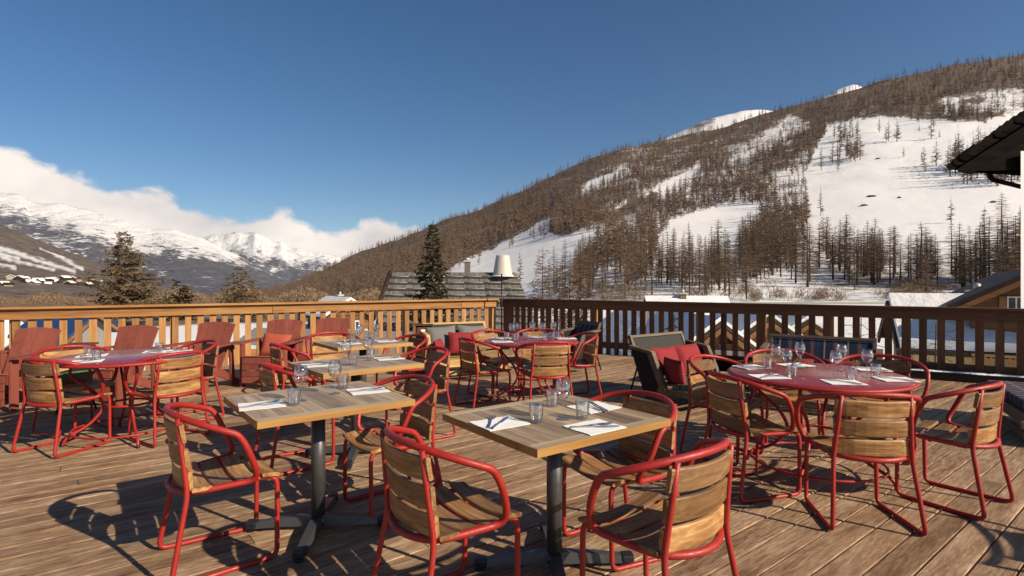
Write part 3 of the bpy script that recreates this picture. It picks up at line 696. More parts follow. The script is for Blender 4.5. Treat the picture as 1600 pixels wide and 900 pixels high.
mb = MB(); mb.lathe([(.78, 0), (.75, .07), (.4, .1)], 20, (cp.x, 37.6, cp.z-.1)); mb.build('snow_layer', M['snow'], sr)
tag(o, 'low house with grey stone slab roof, square chimney and large cream cone chimney', 'house')
# small snow roofed chalets on the left
gable_house('chalet', 'small chalet with snowy roof and open brown gable left of the slab roof', (hx(528, 54), 54, -3.6), R(38), 4.0, 5.5, 1.9, 1.25, snow=.25, feats=(('truss',), ('chimney', .6, 1.0, .45, .8), ('window', -.9, .9, .9, .9), ('window', 1.0, .9, .9, .9)))
gable_house('chalet', 'low grey roofed chalet seen through the sunny rail behind the red deck chairs', (-8.2, 28, -3.6), R(75), 6, 10, 1.1, 1.3, snow=0, roofm='grey', feats=())
gable_house('wood_shed', 'brown timber shed with stacked boards behind the sunny rail', (-11.7, 21.5, -3.2), R(62), 3.4, 5.5, 1.3, .7, snow=.12, roofm='beam', wallm='beam', cat='shed')
gable_house('blue_roof_house', 'house with a dark blue roof seen low through the left rail slats', (-24.6, 31, -3.2), R(84), 2.6, 2.3, 2.0, .85, snow=0, roofm='blue', wallm='grey', feats=())
gable_house('snowy_cabin', 'little cabin with snowy dark roof at the far left behind the rail', (-31.5, 33, -3.2), R(20), 3.6, 4.5, 1.0, 1.2, snow=.25, wallm='darkwood')
# houses behind the dark rail on the right

def front(px, d, L, deg, z=-3.1):           # centre of a house whose gable front stands at this bearing and distance
    a = R(deg); return (hx(px, d)-math.sin(a)*L/2, d+math.cos(a)*L/2, z)
gable_house('cream_house', 'cream walled house with thick snow on its roof behind the dark rail', front(1410, 24, 9, 242, -3.0), R(242), 5.6, 9.0, 1.95, 1.45, wallm='cream', snow=.35, feats=(('truss',), ('chimney', -.35, -1.9, .5, .7)))
gable_house('timber_chalet', 'large brown timber chalet with shuttered window and balcony at the right edge', front(1612, 20, 8, -35, -3.0), R(-35), 3.4, 8, 3.75, .95, over=.75, snow=0, feats=(('window', -.42, 3.62, .5, .5), ('window', -.6, 1.9, .5, .9), ('window', .7, 1.9, .5, .9), ('balcony', .8, 1.1, -1.7, 1.9)))
for i, (px, yt, d, w, lb, rz) in enumerate(((1052, 492, 24, 4.4, 'timber gable seen through the dark rail directly behind the rope sofa', 14), (1117, 500, 20, 3.6, 'middle timber gable with stepped barge boards behind the dark rail', 6), (1196, 491, 22, 3.4, 'timber gable of plain boards right of the stepped one behind the dark rail', -4), (1258, 497, 24, 3.2, 'timber gable with carved boards behind the plaid bench', -12))):
    zt = EYE+(YH-yt)/F*d; rise = w*.36; hw = zt+3.1-rise-.2
    gable_house('timber_chalet', lb, front(px, d, 5, rz), R(rz), w, 5, hw, rise, over=.55, snow=.16, wallm='beam', feats=(('truss',), ('window', 0, hw*.6, .6, .7)))
gable_house('snow_roof_house', 'distant white roofed house with little chimney above the middle of the dark rail', (hx(1078, 46), 47, -3.6), R(82), 5, 5.8, 1.75, 1.6, snow=.3, feats=(('chimney', -.2, .3, .5, .7),))
# village at the foot of the brown slope
rv = random.Random(12); vil = []
for i in range(26):
    px = 6+i*6.0+rv.uniform(-2, 2); yb = rv.choice((440, 444, 448))+rv.uniform(-1.5, 1.5); d = 700+(450-yb)*12
    yb -= 3; s_ = (474-yb)/(474-smooth(nr, px)); d = 420+1080*(.6*s_+.4*s_*s_); p = at(px, yb+1, d-6); w = rv.uniform(5.5, 9)
    wm = rv.choice(('beige', 'white', 'grey', 'terracotta', 'darkwood', 'darkwood', 'grey')); snw = rv.random() < .65
    o = gable_house('village_house', '', p, R(rv.uniform(-70, 70)), w, w*rv.uniform(1., 1.4), w*.45, w*.28, over=.8, wallm=wm, snow=.5 if snw else 0, roofm='darkwood', thick=.4, cat='house')
    o['label'] = {'beige': 'tiny beige', 'white': 'tiny white', 'grey': 'tiny grey', 'terracotta': 'tiny orange', 'darkwood': 'tiny dark timber'}[wm]+' house in the far village, '+('snowy roof' if snw else 'bare dark roof')
    o['group'] = 'houses of the far village '+wm+(' snowy' if snw else ' bare')
    p.z -= 1; o.location = p
# near eave at the right
d0 = 8.2
o = empty('eave_building', (0, 0, 0))
def ep(px, py, d=d0): return at(px, py, d)
mb = MB()
def prism(mb, prof, d_a, d_b):
    a = [ep(x, y, d_a) for x, y in prof]; off = Vector((3.5*(d_b-d_a), d_b-d_a, 0)); k = len(prof)
    mb.add(a+[p+off for p in a], [tuple(range(k)), tuple(reversed(range(k, 2*k)))]+[(i, i+k, (i+1) % k+k, (i+1) % k) for i in range(k)])
prism(mb, [(1494, 262), (1840, 22), (1860, 60), (1500, 268)], 8.2, 9.8); rf = mb.build('roof', M['eave_dark'], o)
mb = MB(); re_ = random.Random(8)
for i in range(34):
    u = i/34; a = (1479+u*360, 257-u*251); q = re_.uniform(-1.5, 1.5); prism(mb, [(a[0]+q, a[1]+3), (a[0]+20, a[1]-16+q), (a[0]+22, a[1]-11), (a[0]+3, a[1]+8)], 8.02+re_.uniform(0, .04), 9.82)
mb.build('slate_course', M['eave_dark'], rf)
mb = MB(); prism(mb, [(1496, 264), (1840, 44), (1848, 62), (1508, 271), (1497, 269)], 7.94, 7.98); mb.build('barge_board', M['eave_dark'], rf)
mb = MB(); prism(mb, [(1509, 270), (1840, 72), (1840, 262), (1509, 267)], 7.985, 8.01); mb.build('soffit_shade_sheet', M['eave_dark'], rf)  # upright dark sheet in place of the eave's shaded underside
mb = MB(); mb.tube(fil([ep(1546, 266, 8.4), ep(1548, 280, 8.4), ep(1600, 293, 8.6), ep(1640, 300, 8.6)], .08), .035, 8); mb.build('downpipe', M['eave_dark'], o)
mb = MB(); prism(mb, [(1595, 236), (1900, 236), (1900, 900), (1595, 900)], 7.9, 8.3); mb.build('wall', M['white'], o)
tag(o, 'dark roof eave and white wall of the neighbouring building at the right edge', 'building')

# ------------------------------------------------------------------ terrace deck
CR = Vector((-.28, 12.2)); LF = Vector((-7.35, 8.0)); RT = Vector((6.96, 7.57))
uL = (LF-CR).normalized(); uR = (RT-CR).normalized()
LL, RL = 11.5, 11.5
PL, PR = CR+uL*LL, CR+uR*RL
poly = [CR, PL, Vector((PL.x, -2.2)), Vector((PR.x, -2.2)), PR]
BA = math.atan2(870, 1100)                # bearing of the boards
def clip(pl, a, b, keep):                 # keep points whose local y is on one side
    out = []
    for i in range(len(pl)):
        p, q = pl[i], pl[(i+1) % len(pl)]; fp, fq = keep*(p.y-a), keep*(q.y-a)
        if fp >= 0: out.append(p)
        if fp*fq < 0: out.append(p+(q-p)*(fp/(fp-fq)))
    return out
rot = Matrix.Rotation(-BA, 2); pl0 = [rot @ p for p in poly]
y0, y1 = min(p.y for p in pl0), max(p.y for p in pl0)
bwid, gap = .154, .0075; dk = MB(); i = 0; rb = random.Random(2); yy = y0
def clipx(pl, a, keep): return [Vector((q.y, q.x)) for q in clip([Vector((p.y, p.x)) for p in pl], a, 0, keep)]
while yy < y1:
    strip = clip(clip(pl0, yy, 0, 1), yy+bwid-gap, 0, -1)
    if len(strip) > 2:
        xs = [p.x for p in strip]; x = min(xs)-rb.uniform(0, 3.5)
        while x < max(xs):
            L_ = 4.0; pc = clipx(clipx(strip, x, 1), x+L_-.004, -1); x += L_
            if len(pc) > 2:
                area = sum(pc[k].x*pc[(k+1) % len(pc)].y-pc[(k+1) % len(pc)].x*pc[k].y for k in range(len(pc)))
                if area < 0: pc.reverse()
                k = len(pc); zt = rb.uniform(-.0012, .0012); cx = sum(p.x for p in pc)/k; cy = sum(p.y for p in pc)/k
                top_ = [(p.x, p.y, zt-.0035) for p in pc]; ins = []
                for p in pc:
                    dy = -.004 if p.y > cy else .004; ins.append((p.x, p.y+dy, zt))
                dk.add(top_+ins+[(p.x, p.y, -.03) for p in pc], [tuple(range(k, 2*k))]+[(j, (j+1) % k, (j+1) % k+k, j+k) for j in range(k)]+[(j+2*k, (j+1) % k+2*k, (j+1) % k, j) for j in range(k)])
    yy += bwid
deck = dk.build('deck', M['deck']); deck.rotation_euler = (0, 0, BA); tag(deck, kind='structure')
mb = MB(); k = len(poly)
mb.add([(p.x, p.y, -.045) for p in poly]+[(p.x, p.y, -.30) for p in poly], [tuple(reversed(range(k))), tuple(range(k, 2*k))]+[(j, j+k, (j+1) % k+k, (j+1) % k) for j in range(k)])
sub = mb.build('deck_base', M['darkwood']); tag(sub, kind='structure')

# ------------------------------------------------------------------ railings
def railing(name, label, u, L, slats, hm, vm, posts, nrm):
    ang = math.atan2(u.y, u.x); o = empty(name, (CR.x, CR.y, 0), ang)   # local x along the rail; local y = outward
    sgn = 1 if (Matrix.Rotation(ang, 2) @ Vector((0, 1))).dot(nrm) > 0 else -1
    H = 1.045
    b = MB(); b.box((L/2, sgn*.05, H-.017), (L+.05, .20, .034), ch=.004); b.build('handrail', M[hm], o)
    b = MB(); x = 0.005; rr_ = random.Random(len(slats)); cuts = [0.9, 4.6, 8.3, L]
    for c in cuts: b.box(((x+c)/2, sgn*.035, H-.035-.075), (c-x-.006, .045, .15), ch=.003); x = c
    b.build('face_board', M[hm], o)
    b = MB(); b.box((L/2, sgn*.095, .17), (L, .045, .12), ch=.003); b.build('bottom_board', M[hm], o)
    for i, s in enumerate(slats):
        b = MB(); b.box((s, sgn*(.075+.0), (H-.05)/2-.04), (.095+rr_.uniform(-.004, .004), .028, H-.06+.1), (0, rr_.uniform(-.006, .006), 0), ch=.002); b.build('slat', M[vm], o)
    for p in posts:
        b = MB(); b.box((p, sgn*.15, .40), (.10, .10, 1.2), ch=.004); b.build('post', M['railv'], o)  # lighter wood on the right railing's posts paints the sun they catch
    tag(o, label, 'railing'); return o
sl1 = [.10+.181*i for i in range(58)]
sl2 = []; x = .12
while x < 9.8: sl2.append(x); x += .150+.0085*x
nL = Vector((-uL.y, uL.x)); nL = nL if nL.dot(CR) > 0 else -nL
nR = Vector((-uR.y, uR.x)); nR = nR if nR.dot(CR) > 0 else -nR
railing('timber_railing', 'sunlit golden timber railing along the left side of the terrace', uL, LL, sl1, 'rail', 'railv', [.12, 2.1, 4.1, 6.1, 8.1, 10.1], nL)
railing('timber_railing', 'timber railing along the right side of the terrace, backlit shade in its dark colour', uR, RL, sl2, 'raild', 'railvd', [.14, 1.15, 2.2, 3.2, 4.25, 5.3, 6.3, 7.3], nR)
b = MB(); b.box((0, 0, .06), (4.6, .10, .12), ch=.005); kb = b.build('kerb_beam', M['darkwood']); q = CR+uR*6.9-nR*.06; kb.location = (q.x, q.y, 0); kb.rotation_euler = (0, 0, math.atan2(uR.y, uR.x)); tag(kb, 'dark timber beam with a little snow along the foot of the dark railing', 'beam')
b = MB(); rr_ = random.Random(4)
rows = []
for i in range(60):
    xx = -2.1+4.2*i/59; w = .05*(.6+.4*math.sin(i*.7)+.3*rr_.random()); rows.append([(xx, -w, 0), (xx, -w*.5, .012+.01*rr_.random()), (xx, w*.5, .015+.01*rr_.random()), (xx, w, 0)])
b.grid(rows); sk = b.build('snow_strip', M['snow']); sk.location = (q.x, q.y, .12); sk.rotation_euler = kb.rotation_euler; tag(sk, 'thin strip of snow lying on the dark kerb beam', 'snow')
b = MB(); b.tube([(0, 0, 0), (0, 0, 1.58)], .015, 10); b.box((0, 0, .02), (.35, .35, .04), ch=.006); pp = b.build('parasol_pole', M['black']); pp.location = (-.22, 11.8, 0); tag(pp, 'thin black parasol pole standing in the corner of the terrace', 'pole')

# ------------------------------------------------------------------ red tube armchair
def arc_slat(w, h, t, bow, axis, n=8, roll=0):
    """board w wide, h tall, t thick, bowed by bow in its middle; axis 'z' upright back slat, 'y' flat seat slat"""
    b = MB(); ring = []
    prof = [(-t/2, -h/2+.006), (-t/2, h/2-.006), (-t/2+.004, h/2), (t/2-.004, h/2), (t/2, h/2-.006), (t/2, -h/2+.006), (t/2-.004, -h/2), (-t/2+.004, -h/2)]
    for i in range(n+1):
        x = -w/2+w*i/n; o_ = bow*(1-(2*x/w)**2); end = .004 if i in (0, n) else 0
        for (a, c) in prof:
            c2 = c*(1-end*8)
            if axis == 'z': ring.append((x, -o_+a, c2))
            else: ring.append((x, c2, -o_+a))
    k = 8
    fs = [(i*k+j, i*k+(j+1) % k, (i+1)*k+(j+1) % k, (i+1)*k+j) for i in range(n) for j in range(k)]+[tuple(range(k))[::-1], tuple(n*k+j for j in range(k))]
    b.add(ring, fs, False); return b
def make_armchair():
    root = empty('armchair')
    # bent tube: arms and top rail above, seat rail below, one closed loop
    up = [(.262, .10, .437), (.322, .055, .56), (.328, .0, .688), (.318, -.06, .712), (.262, -.165, .752), (.14, -.245, .778), (0, -.268, .784)]
    lo = [(0, -.262, .412), (.12, -.235, .414), (.205, -.17, .418), (.235, -.02, .428)]
    half = up+lo
    right = [Vector(p) for p in half]
    loop = [(-x, y, z) for x, y, z in reversed(up)]       # left: top centre -> arm front
    # order: right lower front ... build: start at top centre going right arm front then seat rail back to bottom centre, then mirror
    seqR = list(reversed(up))+list(reversed(lo))          # top centre -> ... -> front -> seat rail -> bottom centre
    seqR = [up[6], up[5], up[4], up[3], up[2], up[1], up[0], lo[3], lo[2], lo[1], lo[0]]
    seqL = [(-x, y, z) for x, y, z in reversed(seqR[1:-1])]
    MBt = MB(); MBt.tube(fil(seqR+seqL, [.06, .09, .09, .05, .07, .07, .09, .08, .08, .07, .06]+[.07, .08, .08, .09, .07, .07, .05, .09, .09], 4, True), .0155, 10, True)
    MBt.build('arm_frame', M['red'], root)
    for s in (1, -1):
        lg = MB(); pth = [(s*.18, -.240, .770), (s*.192, -.222, .60), (s*.207, -.202, .417), (s*.241, -.276, .013), (s*.212, .197, .013), (s*.205, .20, .40), (s*.20, .165, .424), (s*.195, -.17, .412)]
        lg.tube(fil(pth, [0, .05, .05, .045, .045, .05, .05, 0], 5), .0125, 10); lg.build('leg_frame', M['red'], root)
    cb = MB(); cb.tube([(-.2, .02, .405), (.2, .02, .405)], .009, 8); cb.tube([(-.2, .17, .412), (.2, .17, .412)], .009, 8); cb.build('crossbar', M['red'], root)
    for i, (z, y, tl) in enumerate(((.703, -.222, .16), (.588, -.205, .1), (.475, -.19, .06))):
        sm = arc_slat(.415, .095, .019, .038, 'z'); b = sm.build('back_slat', M['slat'], root); b.location = (0, y, z); b.rotation_euler = (tl, 0, 0)
    for i, (y, z, rx) in enumerate(((-.145, .433, 0), (-.045, .429, 0), (.06, .432, .03), (.165, .437, -.12))):
        sm = arc_slat(.455, .088, .019, .022, 'y'); b = sm.build('seat_slat', M['slat'], root); b.location = (0, y, z); b.rotation_euler = (rx, 0, 0)
    return root
chair0 = make_armchair(); used = []
def chair(x, y, deg, label, group):
    o = chair0 if not used else rep(chair0, (0, 0, 0), 0)
    used.append(1); o.location = (x, y, 0); o.rotation_euler = (0, 0, R(deg)); tag(o, 'red armchair '+label, 'armchair', group)
g1, g2, g3, g4 = 'armchairs around the square wooden tables', 'armchairs around the left round table', 'armchairs around the middle round table', 'armchairs around the right round table'
chair(-.26, 2.41, 307, 'with dark back at the front left of the nearest wooden table', g1)
chair(.58, 2.29, 39, 'with sunlit golden back at the front right of the nearest wooden table', g1)
chair(.56, 2.98, 118, 'behind the nearest wooden table on its right side, facing left', g1)
chair(-1.49, 2.90, 308, 'alone at the left end of the second wooden table', g1)
chair(-.78, 3.50, 127, 'at the right end of the second wooden table', g1)
chair(-1.67, 4.36, 308, 'at the left end of the third wooden table, half hidden by the second', g1)
chair(-.88, 5.12, 127, 'at the right end of the third wooden table', g1)
chair(-2.2, 5.76, 306, 'at the left end of the farthest wooden table', g1)
chair(-1.27, 6.38, 131, 'at the right end of the farthest wooden table', g1)
chair(-2.12, 6.66, 215, 'behind the farthest wooden table, sunlit inner back facing the viewer', g1)
chair(-.30, 6.3, 300, 'left of the middle round table with its dark back to the viewer', g3)
chair(.37, 6.05, 10, 'golden back to the viewer in front of the middle round table', g3)
chair(.75, 6.75, 101, 'right of the middle round table, dark back seen from the side', g3)
chair(-.20, 7.02, 222, 'behind the middle round table at its left, near the striped sofa', g3)
chair(.34, 7.2, 176, 'straight behind the glasses of the middle round table', g3)
chair(-3.79, 4.76, 343, 'brown back to the viewer at the front left of the left round table', g2)
chair(-3.14, 5.06, 60, 'golden back to the viewer at the front right of the left round table', g2)
chair(-3.36, 5.75, 138, 'right of the left round table, dark back seen from the side', g2)
chair(-4.12, 5.27, 240, 'behind the left round table at its left end, by the deck chair', g2)
chair(1.66, 3.84, 284, 'left of the right round table, brown back turned to the viewer', g4)
chair(2.08, 3.37, 352, 'in front of the right round table, back straight to the viewer', g4)
chair(2.83, 3.63, 33, 'right of the right round table with sunlit slats, nearest the right edge', g4)
chair(1.74, 4.52, 222, 'behind the brown backed one, left rear of the right round table', g4)
chair(2.40, 4.90, 172, 'behind the right round table at its left, sunlit inner back', g4)
chair(3.55, 2.45, 60, 'added unseen beyond the right edge to cast shade on the boards', 'unseen armchairs added beyond the right edge')  # out-of-frame chair added for the shadow it casts
chair(3.0, 4.56, 142, 'behind the right round table at its right, shaded inner back', g4)

# ------------------------------------------------------------------ tables
def make_table():
    w, d = .83, .75; root = empty('wooden_table'); z = .75
    b = MB(); n = 7; bw = .06
    for i in range(n):
        x0_ = -w/2+w*i/n; b.box((x0_+w/n/2, 0, z-.014), (w/n-.0008, d-2*bw-.001, .026), ch=.0008)
    tp = b.build('tabletop', M['top'], root)
    for s in (-1, 1): b = MB(); b.box((0, s*(d/2-bw/2), z-.014), (w-.006, bw, .0262), ch=.0008); b.build('end_board', M['endb'], tp)
    b = MB()
    for s in (-1, 1): b.box((0, s*(d/2+.0015), z-.018), (w+.006, .004, .034)); b.box((s*(w/2+.0015), 0, z-.018), (.004, d, .034))
    b.build('edge_band', M['edge'], tp)
    b = MB(); b.box((0, 0, z-.036), (.36, .36, .012)); b.lathe([(.039, .05), (.039, z-.04)], 24); b.lathe([(.05, .035), (.05, .06), (.041, .075)], 24); b.build('column', M['column'], root)
    for k in range(4):
        a = k*math.pi/2+R(-33); M_ = Matrix.Rotation(a, 4, 'Z')
        b = MB(); vs = []
        for (x_, hw_, zt, zb) in ((.03, .032, .085, .03), (.20, .030, .074, .03), (.345, .027, .055, .022)):
            vs += [(x_, -hw_, zb), (x_, -hw_*.75, zt), (x_, hw_*.75, zt), (x_, hw_, zb)]
        b.add(vs, [(0, 1, 5, 4), (1, 2, 6, 5), (2, 3, 7, 6), (3, 0, 4, 7), (4, 5, 9, 8), (5, 6, 10, 9), (6, 7, 11, 10), (7, 4, 8, 11), (8, 9, 10, 11), (3, 2, 1, 0)], False, M_)
        lg = b.build('leg', M['column'], root)
        b = MB(); b.box((.365, 0, .038), (.062, .06, .046), M=M_, ch=.01); p_ = M_ @ Vector((.372, 0, 0)); b.lathe([(.022, 0), (.022, .012), (.008, .014)], 12, (p_.x, p_.y, 0)); b.build('foot', M['foot'], lg)
    return root
tb0 = make_table()
TW = [((.21, 2.757), .64), ((-1.11, 3.19), .665), ((-1.28, 4.56), .70), ((-1.64, 6.12), .66)]
tl_ = ['square wooden table with weathered plank top, nearest the viewer', 'square wooden table second from the viewer, left of the nearest', 'square wooden table third in the row, behind the second', 'square wooden table farthest back, before the red deck chairs']
for i, ((x, y), a) in enumerate(TW):
    o = tb0 if i == 0 else rep(tb0, (0, 0, 0), 0)
    o.location = (x, y, 0); o.rotation_euler = (0, 0, a); tag(o, tl_[i], 'table', 'square wooden tables')
def make_round(r=.57):
    root = empty('round_table'); z = .74
    b = MB(); b.lathe([(0.001, z-.001), (r-.012, z-.001), (r-.002, z-.004), (r, z-.010), (r, z-.026), (r-.006, z-.028), (r-.02, z-.010), (.001, z-.010)], 72); b.build('tabletop', M['redtop'], root)
    b = MB(); b.tube([(r*math.cos(i*math.pi/32), r*math.sin(i*math.pi/32), z-.018) for i in range(64)], .0125, 8, True); b.build('rim', M['red'], root)
    for k in range(4):
        a = k*math.pi/2+.5; c, s = math.cos(a), math.sin(a)
        pr = [(.10, .715), (.40, .715), (.43, .60), (.24, .44), (.17, .30), (.28, .16), (.45, .07), (.47, 0.0)]
        b = MB(); b.tube(fil([(q*c, q*s, zz) for q, zz in pr], .07, 5), .0125, 10); lg = b.build('leg', M['red'], root)
        b = MB(); b.lathe([(.015, 0), (.015, .02)], 10, (.47*c, .47*s, 0)); b.build('foot', M['foot'], lg)
    b = MB(); b.tube([(.175*math.cos(i*math.pi/16), .175*math.sin(i*math.pi/16), .31) for i in range(32)], .010, 8, True); b.tube([(.42*math.cos(i*math.pi/24), .42*math.sin(i*math.pi/24), .10) for i in range(48)], .009, 8, True); b.build('ring', M['red'], root)
    return root
rt0 = make_round()
RT_ = [((-3.5, 5.08), .57, 'red round metal table at the left in front of the red deck chairs'), ((.22, 6.42), .94*.57, 'red round metal table in the middle, full of glasses'), ((2.24, 4.10), .60, 'red round metal table at the right with six place settings')]
for i, ((x, y), r_, lb) in enumerate(RT_):
    o = rt0 if i == 0 else rep(rt0, (0, 0, 0), 0)
    o.location = (x, y, 0); o.scale = (r_/.57, r_/.57, 1); o.rotation_euler = (0, 0, [.25, .6, .35][i]); tag(o, lb, 'table', 'red round tables')

# ------------------------------------------------------------------ tableware
def tumbler():
    b = MB(); ro = [(.026, 0.0), (.029, .002), (.031, .03), (.0345, .088), (.0335, .090), (.0325, .088), (.0285, .03), (.026, .012), (.001, .010)]
    b.lathe(ro, 20)
    for k in range(5):
        zz = .022+.012*k; rr2 = .0308+(.0345-.031)*(zz-.03)/.058+.0005
        b.lathe([(rr2, zz), (rr2+.0012, zz+.004), (rr2+.0002, zz+.008)], 20)
        b.f.pop(); b.sm.pop(); b.f.pop(); b.sm.pop()
    return b.mesh('tumbler', M['glass'])
def wine():
    b = MB(); b.lathe([(.034, 0), (.034, .0015), (.012, .004), (.0042, .012), (.0036, .05), (.0038, .082), (.010, .092), (.026, .104), (.037, .125), (.0395, .145), (.036, .17), (.0295, .195), (.0288, .195), (.0352, .17), (.0385, .145), (.036, .126), (.025, .106), (.001, .097)], 24)
    return b.mesh('wine_glass', M['glass'])
def napkin():
    b = MB(); n = 10; rows = []
    for i in range(n+1):
        rows.append([((-.5+i/n)*.225, (-.5+j/n)*.185, .0035+.0012*math.sin(i*1.3+j*.7)+(.001 if j > n/2 else 0)) for j in range(n+1)])
    b.grid(rows); b.grid([[(-.112, -.092, .0005), (-.112, .092, .0005)], [(.112, -.092, .0005), (.112, .092, .0005)]])
    b.box((0, 0, .0018), (.222, .182, .0022)); return b.mesh('napkin', M['paper'])
def fork():
    b = MB(); pr = [(-.095, .006, 0), (-.06, .0055, 0), (.0, .003, .004), (.03, .0035, .005), (.045, .011, .003), (.055, .0115, .0025)]
    rows = [[(w_, x_, z_+.002), (-w_, x_, z_+.002)] for x_, w_, z_ in pr]; b.grid(rows)
    rows = [[(-w_, x_, z_), (w_, x_, z_)] for x_, w_, z_ in pr]; b.grid(rows)
    for s in (-1, 1): b.grid([[(s*w_, x_, z_), (s*w_, x_, z_+.002)] if s > 0 else [(s*w_, x_, z_+.002), (s*w_, x_, z_)] for x_, w_, z_ in pr])
    for k in range(4): b.box(((k-1.5)*.0066, .074, .004), (.0032, .042, .002), (R(5), 0, 0))
    return b.mesh('fork', M['steel'])
def knife():
    b = MB(); pr = [(-.105, .0065, .004), (-.02, .0055, .0045), (-.005, .0045, .003), (.0, .0085, .002), (.075, .0095, .002), (.098, .005, .002), (.106, .001, .002)]
    rows = [[(w_, x_, z_), (-w_*.8, x_, z_)] for x_, w_, z_ in pr]; b.grid(rows)
    rows = [[(-w_*.8, x_, 0), (w_, x_, 0)] for x_, w_, z_ in pr]; b.grid(rows)
    for s in (-.8, 1): b.grid([[(s*w_, x_, 0), (s*w_, x_, z_)] if s > 0 else [(s*w_, x_, z_), (s*w_, x_, 0)] for x_, w_, z_ in pr])
    return b.mesh('knife', M['steel'])
MM = dict(t=tumbler(), w=wine(), n=napkin(), f=fork(), k=knife())
NAME = dict(t='tumbler', w='wine_glass', n='napkin', f='fork', k='knife'); CAT = dict(t='glass', w='wine glass', n='napkin', f='fork', k='knife')
def item(k, x, y, z, rz, label, group):
    o = bpy.data.objects.new(NAME[k], MM[k]); COL.objects.link(o); o.location = (x, y, z); o.rotation_euler = (0, 0, rz); tag(o, label, CAT[k], group); return o
def ware(k, px, py, z, label, tab):
    x, y = gp(px, py, z); return item(k, x, y, z+.0006, random.random()*6, label, {'t': 'tumblers', 'w': 'wine glasses'}[k]+' on '+tab)
def setting(px, py, z, rz, crz, where, tab, cx=0, cy=0, spread=.022):
    x, y = gp(px, py, z); item('n', x, y, z+.0006, rz, 'white paper napkin '+where, 'napkins on '+tab)
    c, s = math.cos(crz), math.sin(crz)
    for k, dx in (('f', -spread), ('k', spread)):
        item(k, x+cx+c*dx, y+cy+s*dx, z+.0066, crz+(.12 if k == 'f' else -.1), 'steel '+CAT[k]+' on the napkin '+where, {'f': 'forks', 'k': 'knives'}[k]+' on '+tab).scale = (1.15, 1.1, 1.1)
Z1, Z2 = .7495, .740
T = 'the nearest wooden table'
setting(781, 662, Z1, .60, R(-12), 'at the left front edge of '+T, T, -.02, .0)
setting(929, 668, Z1, .62, R(-78), 'at the right front edge of '+T, T, .0, .0, .012)
setting(928, 637, Z1, .62, R(20), 'at the back right of '+T, T, 0, .0)
ware('t', 838, 660, Z1, 'ribbed tumbler in front at the centre of '+T, T); ware('t', 863, 635, Z1, 'ribbed tumbler farthest back on '+T, T); ware('t', 910, 654, Z1, 'ribbed tumbler right of the wine glass on '+T, T)
ware('w', 880, 655, Z1, 'single wine glass in the centre of '+T, T)
T = 'the second wooden table'
setting(409, 634, Z1, .5, R(-48), 'at the left end of '+T, T, .0, .0, .014); setting(575, 611, Z1, .5, R(-60), 'at the right end of '+T, T, 0, 0, .014)
ware('t', 460, 633, Z1, 'ribbed tumbler at the left front of '+T, T); ware('t', 536, 607, Z1, 'ribbed tumbler at the back of '+T, T)
ware('w', 470, 626, Z1, 'wine glass behind the left tumbler on '+T, T); ware('w', 523, 615, Z1, 'wine glass beside the rear tumbler on '+T, T)
T = 'the third wooden table'
setting(496, 571, Z1, .5, R(-52), 'at the left end of '+T, T, 0, 0, .014); setting(608, 560.5, Z1, .5, R(-62), 'at the right end of '+T, T, 0, 0, .014)
ware('t', 552, 570.5, Z1, 'tumbler at the front of '+T, T); ware('t', 579, 560, Z1, 'tumbler at the back of '+T, T)
ware('w', 541, 571, Z1, 'wine glass left of the front tumbler on '+T, T); ware('w', 575, 563, Z1, 'wine glass at the back right of '+T, T)
T = 'the farthest wooden table'
setting(546, 537, Z1, .5, R(-50), 'at the left end of '+T, T, 0, 0, .014); setting(603, 533, Z1, .5, R(-60), 'at the right end of '+T, T, 0, 0, .014)
ware('t', 551, 534.5, Z1, 'tumbler on the left half of '+T, T); ware('t', 580, 532, Z1, 'tumbler on the right half of '+T, T)
ware('w', 562, 535.5, Z1, 'wine glass left of the middle on '+T, T); ware('w', 588, 532, Z1, 'wine glass right of the middle on '+T, T)
T = 'the middle round table'
for px, py, a, wh in ((785, 534, .2, 'at the left front of '), (783, 528.5, .2, 'at the left back of '), (885, 529, .1, 'at the right end of '), (838, 526.5, 0, 'at the back of ')): setting(px, py, Z2, a, a+R(-60), wh+T, T, 0, 0, .014)
for (px, py), wh in zip(((800, 531.5), (806, 530), (832, 528), (848, 529), (865, 528)), ('leftmost', 'second from left', 'middle', 'fourth from left', 'rightmost')): ware('w', px, py, Z2, wh+' wine glass on '+T, T)
for (px, py), wh in zip(((792, 531), (807, 533.5), (821, 530.5), (852, 532.5), (862, 531.5), (870, 529.5)), ('leftmost', 'second from left', 'third from left', 'fourth from left', 'second from right', 'rightmost')): ware('t', px, py, Z2, wh+' tumbler on '+T, T)
T = 'the right round table'
for px, py, a, wh in ((1174, 574, .3, 'at the left end of '), (1202, 589, .1, 'at the left front of '), (1243, 571, .3, 'at the left back of '), (1318, 598, -.1, 'at the front of '), (1400, 593.5, -.1, 'at the right end of '), (1362, 577.5, -.2, 'at the right back of ')): setting(px, py, Z2, a, a+R(random.choice((-60, -35, 40))), wh+T, T, 0, 0, .014)
for (px, py), wh in zip(((1212, 579), (1229, 587), (1250, 574.5), (1306, 592), (1315, 578), (1355, 588.5)), ('leftmost', 'second from left', 'third from left, farther back', 'fourth from left, in front', 'fifth from left, farther back', 'rightmost')): ware('w', px, py, Z2, 'wine glass '+wh+' on '+T, T)
for (px, py), wh in zip(((1199, 577), (1238, 590), (1330, 594), (1368, 588)), ('leftmost', 'second from left', 'third from left', 'rightmost')): ware('t', px, py, Z2, wh+' ribbed tumbler on '+T, T)
T = 'the left round table'
